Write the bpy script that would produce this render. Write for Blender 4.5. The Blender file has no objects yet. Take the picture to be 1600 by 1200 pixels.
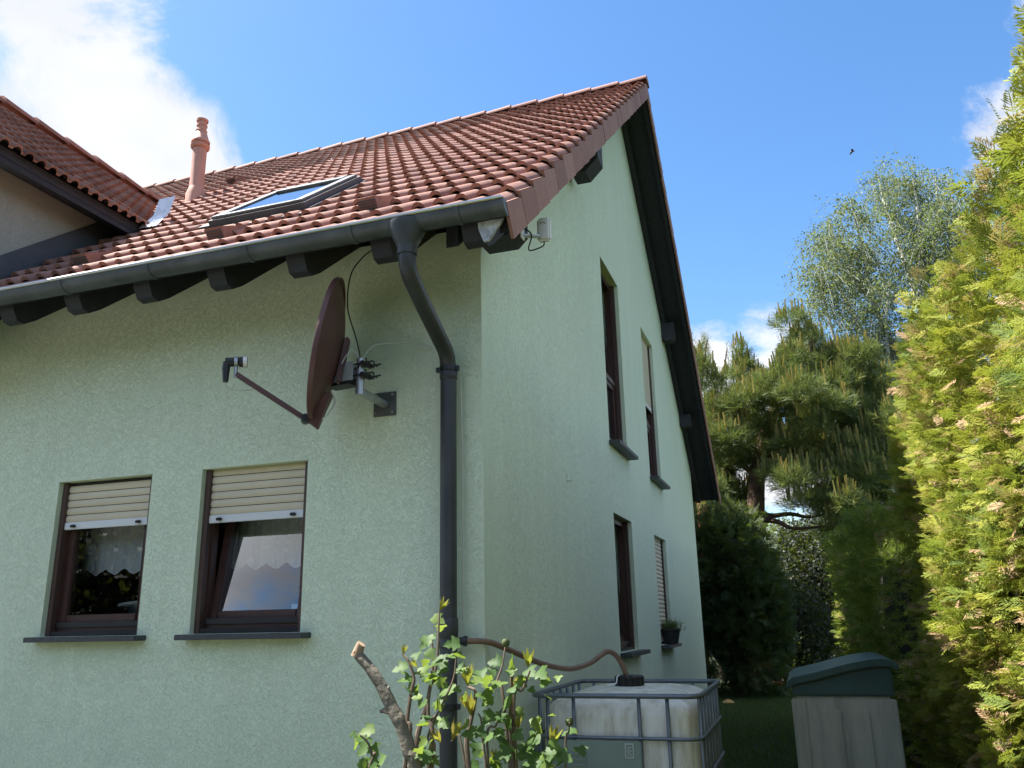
import bpy, bmesh, math, random
import numpy as np
from mathutils import Vector, Matrix, Euler

random.seed(7)
RNG = np.random.default_rng(11)
scene = bpy.context.scene
COL = scene.collection
rad = math.radians

# ------------------------------------------------------------------ camera
F_PX, YAW, PITCH, ROLL = 1303.93, 18.4753, 15.885, -1.2081
CAM = np.array([1.6638, -4.427, 1.6])
_a, _b, _c = rad(YAW), rad(PITCH), rad(ROLL)
_f = np.array([-math.sin(_a) * math.cos(_b), math.cos(_a) * math.cos(_b), math.sin(_b)])
_r0 = np.array([math.cos(_a), math.sin(_a), 0.0])
_u0 = np.cross(_r0, _f)
_r = _r0 * math.cos(_c) + _u0 * math.sin(_c)
_u = -_r0 * math.sin(_c) + _u0 * math.cos(_c)
cam_data = bpy.data.cameras.new("camera")
cam_data.sensor_width = 36
cam_data.lens = F_PX / 1600 * 36
cam_data.clip_start = 0.05
cam_data.clip_end = 1500
cam = bpy.data.objects.new("camera", cam_data)
COL.objects.link(cam)
m = Matrix.Identity(4)
for i in range(3):
    m[i][0], m[i][1], m[i][2], m[i][3] = _r[i], _u[i], -_f[i], CAM[i]
cam.matrix_world = m
scene.camera = cam


def direction(px, py):
    v = _f * F_PX + _r * (px - 800) - _u * (py - 600)
    return v / np.linalg.norm(v)


def at(px, py, y):
    """world point on the plane Y = y that the photograph shows at px, py"""
    v = direction(px, py)
    return Vector(CAM + v * ((y - CAM[1]) / v[1]))


# ------------------------------------------------------------------ light, sky, exposure
SUN_AZ_Y = -0.10          # sunward direction is (-cos, SUN_AZ_Y, sin)
sun_dir = Vector((-0.50, SUN_AZ_Y * 0.5, 0.875)).normalized()
sd = bpy.data.lights.new("sun", 'SUN')
sd.energy = 3.5
sd.angle = rad(0.53)
sd.color = (1.0, 0.955, 0.88)
so = bpy.data.objects.new("sun", sd)
so.rotation_euler = (-sun_dir).to_track_quat('-Z', 'Y').to_euler()
COL.objects.link(so)

world = bpy.data.worlds.new("World")
scene.world = world
world.use_nodes = True
wn, wl = world.node_tree.nodes, world.node_tree.links
wn.clear()


def N(nodes, typ, **kw):
    n = nodes.new(typ)
    for k, v in kw.items():
        setattr(n, k, v)
    return n


def mathn(nodes, links, op, a, b=None, c=None, clamp=False):
    n = nodes.new('ShaderNodeMath')
    n.operation = op
    n.use_clamp = clamp
    for i, x in enumerate((a, b, c)):
        if x is None:
            continue
        if isinstance(x, (int, float)):
            n.inputs[i].default_value = x
        else:
            links.new(x, n.inputs[i])
    return n.outputs[0]


sky = N(wn, 'ShaderNodeTexSky', sky_type='NISHITA', sun_disc=False)
sky.sun_elevation = math.asin(sun_dir.z)
sky.sun_rotation = math.atan2(sun_dir.x, sun_dir.y)
sky.air_density = 1.0
sky.dust_density = 0.6
sky.ozone_density = 1.6
hs = N(wn, 'ShaderNodeHueSaturation')
hs.inputs['Saturation'].default_value = 1.24
hs.inputs['Value'].default_value = 0.96
wl.new(sky.outputs[0], hs.inputs['Color'])
tc = N(wn, 'ShaderNodeTexCoord')
nrm = N(wn, 'ShaderNodeVectorMath', operation='NORMALIZE')
wl.new(tc.outputs['Generated'], nrm.inputs[0])
sep = N(wn, 'ShaderNodeSeparateXYZ')
wl.new(nrm.outputs[0], sep.inputs[0])
den = mathn(wn, wl, 'ADD', mathn(wn, wl, 'MAXIMUM', sep.outputs[2], 0.0), 0.30)
pl = N(wn, 'ShaderNodeVectorMath', operation='SCALE')
wl.new(nrm.outputs[0], pl.inputs[0])
wl.new(mathn(wn, wl, 'DIVIDE', 1.0, den), pl.inputs['Scale'])
nz = N(wn, 'ShaderNodeTexNoise')
nz.inputs['Scale'].default_value = 3.0
nz.inputs['Detail'].default_value = 9
nz.inputs['Roughness'].default_value = 0.66
nz.inputs['Distortion'].default_value = 0.35
wl.new(pl.outputs[0], nz.inputs['Vector'])
cover = mathn(wn, wl, 'MULTIPLY_ADD', nz.outputs['Fac'], 3.4, -0.97)


def lobe(px, py, width_deg, amount):
    """a bank of cloud (or a clear patch) centred on one sky direction"""
    global cover
    d = direction(px, py)
    dp = N(wn, 'ShaderNodeVectorMath', operation='DOT_PRODUCT')
    wl.new(nrm.outputs[0], dp.inputs[0])
    dp.inputs[1].default_value = tuple(d)
    mr = N(wn, 'ShaderNodeMapRange', interpolation_type='SMOOTHERSTEP')
    wl.new(dp.outputs['Value'], mr.inputs['Value'])
    mr.inputs['From Min'].default_value = math.cos(rad(width_deg))
    mr.inputs['From Max'].default_value = 1.0
    mr.inputs['To Min'].default_value = 0.0
    mr.inputs['To Max'].default_value = amount
    cover = mathn(wn, wl, 'ADD', cover, mr.outputs[0])


lobe(20, 150, 16, 0.36)
lobe(180, 240, 9, 0.22)
lobe(310, 270, 6.5, 0.30)
lobe(120, 10, 7, 0.10)
lobe(830, 60, 27, -1.5)
lobe(1250, 200, 18, -1.45)
lobe(1660, 110, 10, 0.75)
lobe(1560, 230, 5, 0.5)
lobe(1150, 545, 6, 0.55)
lobe(1240, 490, 4.5, 0.45)
lobe(1230, 790, 6, 0.34)
lobe(1330, 700, 6, 0.25)
cm = N(wn, 'ShaderNodeMapRange', interpolation_type='SMOOTHSTEP')
wl.new(cover, cm.inputs['Value'])
cm.inputs['From Min'].default_value = 0.46
cm.inputs['From Max'].default_value = 1.10
nz2 = N(wn, 'ShaderNodeTexNoise')
nz2.inputs['Scale'].default_value = 2.2
nz2.inputs['Detail'].default_value = 4
wl.new(pl.outputs[0], nz2.inputs['Vector'])
cr = N(wn, 'ShaderNodeValToRGB')
cr.color_ramp.elements[0].position = 0.36
cr.color_ramp.elements[0].color = (2.75, 2.9, 3.25, 1)
cr.color_ramp.elements[1].position = 0.62
cr.color_ramp.elements[1].color = (4.05, 4.1, 4.25, 1)
wl.new(nz2.outputs['Fac'], cr.inputs[0])
mx = N(wn, 'ShaderNodeMix', data_type='RGBA')
wl.new(cm.outputs[0], mx.inputs['Factor'])
wl.new(hs.outputs[0], mx.inputs[6])
wl.new(cr.outputs[0], mx.inputs[7])
bg = N(wn, 'ShaderNodeBackground')
bg.inputs['Strength'].default_value = 0.0575
wl.new(mx.outputs[2], bg.inputs[0])
wo = N(wn, 'ShaderNodeOutputWorld')
wl.new(bg.outputs[0], wo.inputs[0])

scene.view_settings.view_transform = 'Standard'
scene.view_settings.look = 'None'
scene.view_settings.gamma = 1
scene.view_settings.use_curve_mapping = False
scene.view_settings.exposure = 2.28
scene.render.engine = 'CYCLES'
scene.cycles.use_denoising = True
scene.cycles.max_bounces = 8
scene.cycles.transparent_max_bounces = 12
scene.cycles.caustics_reflective = False
scene.cycles.caustics_refractive = False

# ------------------------------------------------------------------ materials
MATS = {}


def base_mat(name):
    mt = bpy.data.materials.new(name)
    mt.use_nodes = True
    MATS[name] = mt
    nt = mt.node_tree
    return mt, nt.nodes, nt.links, nt.nodes['Principled BSDF']


def ramp(nodes, links, fac, stops):
    r = nodes.new('ShaderNodeValToRGB')
    el = r.color_ramp.elements
    while len(el) < len(stops):
        el.new(0.5)
    for e, (p, c) in zip(el, stops):
        e.position = p
        e.color = (*c, 1)
    links.new(fac, r.inputs[0])
    return r.outputs[0]


def plain(name, col, rough=0.6, metal=0.0, var=0.12, scale=9.0, bump=0.0, bscale=60, spec=0.4):
    """a colour with soft blotches, uneven gloss and a little relief"""
    mt, n, l, p = base_mat(name)
    t = N(n, 'ShaderNodeTexCoord')
    z = N(n, 'ShaderNodeTexNoise')
    z.inputs['Scale'].default_value = scale
    z.inputs['Detail'].default_value = 6
    z.inputs['Roughness'].default_value = 0.65
    l.new(t.outputs['Object'], z.inputs['Vector'])
    lo = tuple(c * (1 - var) for c in col)
    hi = tuple(min(1, c * (1 + var)) for c in col)
    c = ramp(n, l, z.outputs['Fac'], [(0.3, lo), (0.7, hi)])
    l.new(c, p.inputs['Base Color'])
    p.inputs['Metallic'].default_value = metal
    p.inputs['Specular IOR Level'].default_value = spec
    rr = N(n, 'ShaderNodeMapRange')
    l.new(z.outputs['Fac'], rr.inputs['Value'])
    rr.inputs['To Min'].default_value = max(0.05, rough - 0.1)
    rr.inputs['To Max'].default_value = min(1, rough + 0.1)
    l.new(rr.outputs[0], p.inputs['Roughness'])
    if bump:
        z2 = N(n, 'ShaderNodeTexNoise')
        z2.inputs['Scale'].default_value = bscale
        z2.inputs['Detail'].default_value = 4
        l.new(t.outputs['Object'], z2.inputs['Vector'])
        b = N(n, 'ShaderNodeBump')
        b.inputs['Strength'].default_value = bump
        b.inputs['Distance'].default_value = 0.01
        l.new(z2.outputs['Fac'], b.inputs['Height'])
        l.new(b.outputs[0], p.inputs['Normal'])
    return mt


def stucco(name, col):
    """scraped render: short winding grooves between grains"""
    mt, n, l, p = base_mat(name)
    t = N(n, 'ShaderNodeTexCoord')
    warp = N(n, 'ShaderNodeTexNoise')
    warp.inputs['Scale'].default_value = 7
    l.new(t.outputs['Object'], warp.inputs['Vector'])
    add = N(n, 'ShaderNodeVectorMath', operation='MULTIPLY_ADD')
    l.new(warp.outputs['Color'], add.inputs[0])
    add.inputs[1].default_value = (0.12, 0.12, 0.12)
    l.new(t.outputs['Object'], add.inputs[2])
    a = N(n, 'ShaderNodeTexNoise')
    a.inputs['Scale'].default_value = 58
    a.inputs['Detail'].default_value = 2.5
    a.inputs['Distortion'].default_value = 0.9
    l.new(add.outputs[0], a.inputs['Vector'])
    ridge = mathn(n, l, 'ABSOLUTE', mathn(n, l, 'SUBTRACT', a.outputs['Fac'], 0.5))
    groove = N(n, 'ShaderNodeMapRange', interpolation_type='SMOOTHSTEP')
    l.new(ridge, groove.inputs['Value'])
    groove.inputs['From Min'].default_value = 0.0
    groove.inputs['From Max'].default_value = 0.045
    where = N(n, 'ShaderNodeTexNoise')
    where.inputs['Scale'].default_value = 22
    where.inputs['Detail'].default_value = 2
    l.new(t.outputs['Object'], where.inputs['Vector'])
    wm = N(n, 'ShaderNodeMapRange', interpolation_type='SMOOTHSTEP')
    l.new(where.outputs['Fac'], wm.inputs['Value'])
    wm.inputs['From Min'].default_value = 0.22
    wm.inputs['From Max'].default_value = 0.44
    inv = mathn(n, l, 'SUBTRACT', 1.0, groove.outputs[0])
    cut = mathn(n, l, 'MULTIPLY', inv, wm.outputs[0])
    fine = N(n, 'ShaderNodeTexNoise')
    fine.inputs['Scale'].default_value = 160
    fine.inputs['Detail'].default_value = 3
    l.new(t.outputs['Object'], fine.inputs['Vector'])
    grain = mathn(n, l, 'MULTIPLY', fine.outputs['Fac'], 0.35)
    h = mathn(n, l, 'SUBTRACT', grain, cut)
    b = N(n, 'ShaderNodeBump')
    b.inputs['Strength'].default_value = 0.62
    b.inputs['Distance'].default_value = 0.005
    l.new(h, b.inputs['Height'])
    l.new(b.outputs[0], p.inputs['Normal'])
    big = N(n, 'ShaderNodeTexNoise')
    big.inputs['Scale'].default_value = 0.9
    big.inputs['Detail'].default_value = 5
    l.new(t.outputs['Object'], big.inputs['Vector'])
    lo = tuple(c * 0.95 for c in col)
    hi = tuple(c * 1.04 for c in col)
    smp = N(n, 'ShaderNodeMapping')
    smp.inputs['Scale'].default_value = (3.2, 3.2, 0.22)
    l.new(t.outputs['Object'], smp.inputs['Vector'])
    stk = N(n, 'ShaderNodeTexNoise')
    stk.inputs['Scale'].default_value = 1.6
    stk.inputs['Detail'].default_value = 6
    stk.inputs['Roughness'].default_value = 0.7
    l.new(smp.outputs[0], stk.inputs['Vector'])
    both = mathn(n, l, 'MULTIPLY_ADD', stk.outputs['Fac'], 0.6, mathn(n, l, 'MULTIPLY', big.outputs['Fac'], 0.4))
    c0 = ramp(n, l, both, [(0.32, lo), (0.62, hi)])
    mxc = N(n, 'ShaderNodeMix', data_type='RGBA')
    l.new(mathn(n, l, 'MULTIPLY', cut, 0.05), mxc.inputs['Factor'])
    l.new(c0, mxc.inputs[6])
    mxc.inputs[7].default_value = (col[0] * 0.45, col[1] * 0.45, col[2] * 0.45, 1)
    l.new(mxc.outputs[2], p.inputs['Base Color'])
    p.inputs['Roughness'].default_value = 0.92
    p.inputs['Specular IOR Level'].default_value = 0.2
    return mt


def clay(name, stops, rough=0.75):
    """fired tile: every tile (or loose island) its own shade, with mottling and lichen specks"""
    mt, n, l, p = base_mat(name)
    oi = N(n, 'ShaderNodeObjectInfo')
    ge = N(n, 'ShaderNodeNewGeometry')
    s = mathn(n, l, 'FRACT', mathn(n, l, 'ADD', oi.outputs['Random'], ge.outputs['Random Per Island']))
    t = N(n, 'ShaderNodeTexCoord')
    z = N(n, 'ShaderNodeTexNoise')
    z.inputs['Scale'].default_value = 14
    z.inputs['Detail'].default_value = 7
    z.inputs['Roughness'].default_value = 0.7
    l.new(ge.outputs['Position'], z.inputs['Vector'])
    f = mathn(n, l, 'MULTIPLY_ADD', z.outputs['Fac'], 0.6, mathn(n, l, 'MULTIPLY', s, 0.45))
    c = ramp(n, l, f, stops)
    z2 = N(n, 'ShaderNodeTexNoise')
    z2.inputs['Scale'].default_value = 38
    z2.inputs['Detail'].default_value = 3
    l.new(ge.outputs['Position'], z2.inputs['Vector'])
    sp = N(n, 'ShaderNodeMapRange')
    l.new(z2.outputs['Fac'], sp.inputs['Value'])
    sp.inputs['From Min'].default_value = 0.62
    sp.inputs['From Max'].default_value = 0.72
    mxc = N(n, 'ShaderNodeMix', data_type='RGBA')
    l.new(mathn(n, l, 'MULTIPLY', sp.outputs[0], 0.55), mxc.inputs['Factor'])
    l.new(c, mxc.inputs[6])
    mxc.inputs[7].default_value = (0.10, 0.075, 0.065, 1)
    l.new(mxc.outputs[2], p.inputs['Base Color'])
    p.inputs['Roughness'].default_value = rough
    p.inputs['Specular IOR Level'].default_value = 0.35
    b = N(n, 'ShaderNodeBump')
    b.inputs['Strength'].default_value = 0.35
    b.inputs['Distance'].default_value = 0.004
    l.new(z2.outputs['Fac'], b.inputs['Height'])
    l.new(b.outputs[0], p.inputs['Normal'])
    return mt


def foliage(name, stops, trans=0.35, rough=0.55, spec=0.3):
    """leaf: hue from a per-piece tint, some light passes through"""
    mt, n, l, p = base_mat(name)
    at_ = N(n, 'ShaderNodeAttribute', attribute_name='tint')
    oi = N(n, 'ShaderNodeObjectInfo')
    s = mathn(n, l, 'FRACT', mathn(n, l, 'ADD', at_.outputs['Fac'], oi.outputs['Random']))
    if name.startswith('spray') or name.startswith('needle') or name.startswith('crown'):
        s = at_.outputs['Fac']
    c = ramp(n, l, s, stops)
    l.new(c, p.inputs['Base Color'])
    p.inputs['Roughness'].default_value = rough
    p.inputs['Specular IOR Level'].default_value = spec
    tr = N(n, 'ShaderNodeBsdfTranslucent')
    g = N(n, 'ShaderNodeMix', data_type='RGBA')
    g.inputs['Factor'].default_value = 0.45
    l.new(c, g.inputs[6])
    g.inputs[7].default_value = (0.35, 0.45, 0.04, 1)
    l.new(g.outputs[2], tr.inputs['Color'])
    ms = N(n, 'ShaderNodeMixShader')
    ms.inputs[0].default_value = trans
    l.new(p.outputs[0], ms.inputs[1])
    l.new(tr.outputs[0], ms.inputs[2])
    out = n['Material Output']
    l.new(ms.outputs[0], out.inputs['Surface'])
    return mt


def glass(name, tint=(0.85, 0.9, 0.9), boost=0.05, gain=1.8):
    mt, n, l, p = base_mat(name)
    n.remove(p)
    tr = N(n, 'ShaderNodeBsdfTransparent')
    tr.inputs[0].default_value = (*tint, 1)
    gl = N(n, 'ShaderNodeBsdfGlossy')
    gl.inputs['Roughness'].default_value = 0.01
    fr = N(n, 'ShaderNodeFresnel')
    fr.inputs['IOR'].default_value = 1.5
    f = mathn(n, l, 'MULTIPLY_ADD', fr.outputs[0], gain, boost, clamp=True)
    ms = N(n, 'ShaderNodeMixShader')
    l.new(f, ms.inputs[0])
    l.new(tr.outputs[0], ms.inputs[1])
    l.new(gl.outputs[0], ms.inputs[2])
    l.new(ms.outputs[0], n['Material Output'].inputs['Surface'])
    return mt


def sheer(name, col, opacity, dots=False):
    mt, n, l, p = base_mat(name)
    p.inputs['Base Color'].default_value = (*col, 1)
    p.inputs['Roughness'].default_value = 0.9
    tr = N(n, 'ShaderNodeBsdfTransparent')
    ms = N(n, 'ShaderNodeMixShader')
    if dots:
        t = N(n, 'ShaderNodeTexCoord')
        v = N(n, 'ShaderNodeTexVoronoi')
        v.inputs['Scale'].default_value = 14
        l.new(t.outputs['Object'], v.inputs['Vector'])
        d = N(n, 'ShaderNodeMapRange')
        l.new(v.outputs['Distance'], d.inputs['Value'])
        d.inputs['From Min'].default_value = 0.16
        d.inputs['From Max'].default_value = 0.24
        d.inputs['To Min'].default_value = min(1, opacity + 0.35)
        d.inputs['To Max'].default_value = opacity
        l.new(d.outputs[0], ms.inputs[0])
    else:
        ms.inputs[0].default_value = opacity
    l.new(tr.outputs[0], ms.inputs[1])
    l.new(p.outputs[0], ms.inputs[2])
    l.new(ms.outputs[0], n['Material Output'].inputs['Surface'])
    return mt


def streaked(name, col, dirt, rough=0.5, trans=0.0):
    """weathered plastic: vertical run-off streaks and smudges"""
    mt, n, l, p = base_mat(name)
    t = N(n, 'ShaderNodeTexCoord')
    mp = N(n, 'ShaderNodeMapping')
    mp.inputs['Scale'].default_value = (9, 9, 1.6)
    l.new(t.outputs['Object'], mp.inputs['Vector'])
    z = N(n, 'ShaderNodeTexNoise')
    z.inputs['Scale'].default_value = 1.0
    z.inputs['Detail'].default_value = 7
    z.inputs['Roughness'].default_value = 0.7
    l.new(mp.outputs[0], z.inputs['Vector'])
    c = ramp(n, l, z.outputs['Fac'], [(0.34, dirt), (0.56, col)])
    l.new(c, p.inputs['Base Color'])
    p.inputs['Roughness'].default_value = rough
    if trans:
        p.inputs['Subsurface Weight'].default_value = trans
        p.inputs['Subsurface Radius'].default_value = (0.05, 0.05, 0.04)
    return mt


GREEN = (0.72, 0.81, 0.625)
stucco('green_render', GREEN)
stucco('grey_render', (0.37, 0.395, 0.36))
clay('roof_clay', [(0.15, (0.13, 0.068, 0.055)), (0.5, (0.25, 0.126, 0.097)), (0.85, (0.34, 0.190, 0.150))])
clay('verge_clay', [(0.2, (0.22, 0.105, 0.085)), (0.5, (0.31, 0.155, 0.12)), (0.8, (0.37, 0.20, 0.16))])
plain('flue_clay', (0.48, 0.25, 0.19), 0.6, var=0.12, scale=7)
plain('dark_wood', (0.030, 0.032, 0.040), 0.7, var=0.25, scale=14, bump=0.3, bscale=40)
plain('zinc', (0.085, 0.095, 0.105), 0.48, metal=0.25, var=0.42, scale=4, bump=0.08, bscale=20)
plain('pipe_grey', (0.046, 0.050, 0.054), 0.45, var=0.35, scale=4)
plain('bright_zinc', (0.55, 0.56, 0.58), 0.32, metal=0.85, var=0.1)
plain('lead_white', (0.62, 0.66, 0.74), 0.35, metal=0.4, var=0.15, scale=20, bump=0.4, bscale=60)
plain('dark_flashing', (0.06, 0.068, 0.078), 0.5, metal=0.2, var=0.2)
plain('window_brown', (0.062, 0.030, 0.024), 0.42, var=0.2, scale=16)
plain('rail_brown', (0.085, 0.050, 0.042), 0.45, var=0.15)
plain('frame_dark', (0.022, 0.020, 0.022), 0.45, var=0.2)
plain('slate_sill', (0.055, 0.060, 0.066), 0.5, var=0.35, scale=45, bump=0.15)
plain('shutter_beige', (0.64, 0.56, 0.41), 0.5, var=0.05, scale=5)
plain('shutter_white', (0.72, 0.73, 0.74), 0.35, var=0.04)
plain('black_plastic', (0.018, 0.019, 0.021), 0.4, var=0.2)
plain('dark_room', (0.20, 0.19, 0.17), 0.9, var=0.1)
glass('window_glass', boost=0.03)
glass('sky_glass', tint=(0.80, 0.82, 0.83), boost=0.0, gain=1.0)
sheer('lace', (0.86, 0.88, 0.90), 0.82, dots=True)
plain('lace_hem', (0.80, 0.82, 0.84), 0.9, var=0.03)
plain('dish_red', (0.105, 0.045, 0.040), 0.42, var=0.15, scale=6)
plain('galvanised', (0.42, 0.44, 0.46), 0.38, metal=0.75, var=0.2, scale=18)
plain('plate_grey', (0.42, 0.45, 0.49), 0.5, metal=0.3, var=0.12)
plain('steel_dark', (0.16, 0.17, 0.17), 0.45, metal=0.6, var=0.2)
plain('white_plastic', (0.70, 0.70, 0.66), 0.4, var=0.05)
plain('mark_grey', (0.40, 0.41, 0.42), 0.5, var=0.02)
plain('cable_white', (0.50, 0.52, 0.46), 0.5, var=0.06)
plain('flat_white', (0.75, 0.77, 0.80), 0.8, var=0.02)
streaked('tank_plastic', (0.83, 0.80, 0.73), (0.52, 0.46, 0.36), 0.42, trans=0.15)
plain('cage_steel', (0.17, 0.19, 0.21), 0.42, metal=0.55, var=0.22, scale=14)
plain('label_sheet', (0.22, 0.29, 0.27), 0.35, metal=0.15, var=0.1, scale=4)
plain('label_frame', (0.50, 0.54, 0.52), 0.5, var=0.05)
plain('wood_pallet', (0.24, 0.19, 0.14), 0.85, var=0.25, scale=10)
plain('hose_brown', (0.215, 0.135, 0.095), 0.4, var=0.2, scale=12)
streaked('bin_beige', (0.50, 0.47, 0.385), (0.36, 0.34, 0.275), 0.55)
plain('bin_green', (0.045, 0.092, 0.085), 0.42, var=0.18, scale=4, bump=0.1, bscale=150)
plain('bark_pine', (0.115, 0.072, 0.050), 0.95, var=0.45, scale=5, bump=1.0, bscale=12)
plain('bark_birch', (0.50, 0.49, 0.45), 0.85, var=0.30, scale=4)
plain('bark_grey', (0.155, 0.138, 0.108), 0.9, var=0.35, scale=22, bump=0.7, bscale=45)
plain('cut_wood', (0.30, 0.215, 0.14), 0.85, var=0.3, scale=40)
plain('stem_brown', (0.135, 0.10, 0.075), 0.8, var=0.25, scale=20)
plain('stem_green', (0.085, 0.105, 0.035), 0.7, var=0.25, scale=20)
plain('core_dark', (0.022, 0.022, 0.014), 0.95, var=0.4, scale=9, bump=0.8, bscale=8)  # even dark colour of the filler cores inside hedges and shrubs
plain('scuffed_board', (0.50, 0.52, 0.56), 0.6, var=0.75, scale=12)
plain('bounce_paving', (0.135, 0.13, 0.115), 0.9, var=0.15, scale=3)
plain('brick_red', (0.36, 0.115, 0.065), 0.85, var=0.2, scale=3)
plain('neighbour_wall', (0.52, 0.48, 0.40), 0.9, var=0.06)
plain('pot_black', (0.030, 0.032, 0.034), 0.5, var=0.15)
plain('bird_brown', (0.12, 0.06, 0.045), 0.7)
plain('red_toy', (0.45, 0.10, 0.05), 0.5)
plain('lit_spot_yellow', (0.62, 0.40, 0.14), 0.6)
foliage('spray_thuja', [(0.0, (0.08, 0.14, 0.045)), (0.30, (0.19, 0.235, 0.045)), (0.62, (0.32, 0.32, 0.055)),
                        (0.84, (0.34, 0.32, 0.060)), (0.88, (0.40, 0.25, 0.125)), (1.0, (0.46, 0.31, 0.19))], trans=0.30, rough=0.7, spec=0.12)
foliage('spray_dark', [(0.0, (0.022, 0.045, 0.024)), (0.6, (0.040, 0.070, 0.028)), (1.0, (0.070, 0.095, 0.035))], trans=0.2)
foliage('needle_pine', [(0.0, (0.06, 0.10, 0.05)), (0.5, (0.12, 0.165, 0.06)), (0.8, (0.21, 0.22, 0.06)), (1.0, (0.50, 0.38, 0.11))], trans=0.22)
foliage('crown_birch', [(0.0, (0.06, 0.085, 0.05)), (0.5, (0.14, 0.17, 0.11)), (1.0, (0.23, 0.26, 0.17))], trans=0.35, rough=0.6, spec=0.15)
foliage('crown_shaded', [(0.0, (0.010, 0.016, 0.009)), (0.6, (0.016, 0.026, 0.013)), (1.0, (0.030, 0.040, 0.018))], trans=0.2)  # leaf colour set very low, deep shade is put into it
foliage('crown_copper', [(0.0, (0.26, 0.085, 0.05)), (1.0, (0.42, 0.17, 0.10))], trans=0.3)
foliage('leaf_green', [(0.0, (0.055, 0.115, 0.032)), (0.6, (0.095, 0.175, 0.045)), (1.0, (0.165, 0.24, 0.06))], trans=0.45, rough=0.55, spec=0.3)
foliage('leaf_young', [(0.0, (0.22, 0.22, 0.035)), (1.0, (0.33, 0.24, 0.06))], trans=0.4)
foliage('crown_grass', [(0.0, (0.030, 0.060, 0.016)), (0.7, (0.055, 0.10, 0.024)), (1.0, (0.10, 0.14, 0.035))], trans=0.3)


def ground_mat():
    mt, n, l, p = base_mat('lawn_soil')
    t = N(n, 'ShaderNodeTexCoord')
    z = N(n, 'ShaderNodeTexNoise')
    z.inputs['Scale'].default_value = 0.8
    z.inputs['Detail'].default_value = 8
    l.new(t.outputs['Object'], z.inputs['Vector'])
    z2 = N(n, 'ShaderNodeTexNoise')
    z2.inputs['Scale'].default_value = 40
    z2.inputs['Detail'].default_value = 4
    l.new(t.outputs['Object'], z2.inputs['Vector'])
    f = mathn(n, l, 'MULTIPLY_ADD', z2.outputs['Fac'], 0.5, mathn(n, l, 'MULTIPLY', z.outputs['Fac'], 0.5))
    c = ramp(n, l, f, [(0.35, (0.018, 0.026, 0.010)), (0.55, (0.030, 0.046, 0.014)), (0.7, (0.05, 0.055, 0.025))])
    l.new(c, p.inputs['Base Color'])
    p.inputs['Roughness'].default_value = 0.95
    b = N(n, 'ShaderNodeBump')
    b.inputs['Strength'].default_value = 0.8
    b.inputs['Distance'].default_value = 0.03
    l.new(z2.outputs['Fac'], b.inputs['Height'])
    l.new(b.outputs[0], p.inputs['Normal'])


ground_mat()


# ------------------------------------------------------------------ builders
def tag(o, label=None, cat=None, group=None, kind=None):
    if label: o['label'] = label
    if cat: o['category'] = cat
    if group: o['group'] = group
    if kind: o['kind'] = kind
    return o


def thing(name, label, cat, loc=(0, 0, 0), group=None):
    o = bpy.data.objects.new(name, None)
    o.empty_display_size = 0.2
    COL.objects.link(o)
    o.location = loc
    return tag(o, label, cat, group)


def origin_of(o):
    v = Vector((0, 0, 0))
    while o is not None:
        v = v + o.location
        o = o.parent
    return v


def link(name, mesh, parent=None):
    o = bpy.data.objects.new(name, mesh)
    COL.objects.link(o)
    if parent is not None:
        o.parent = parent
    return o


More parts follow.
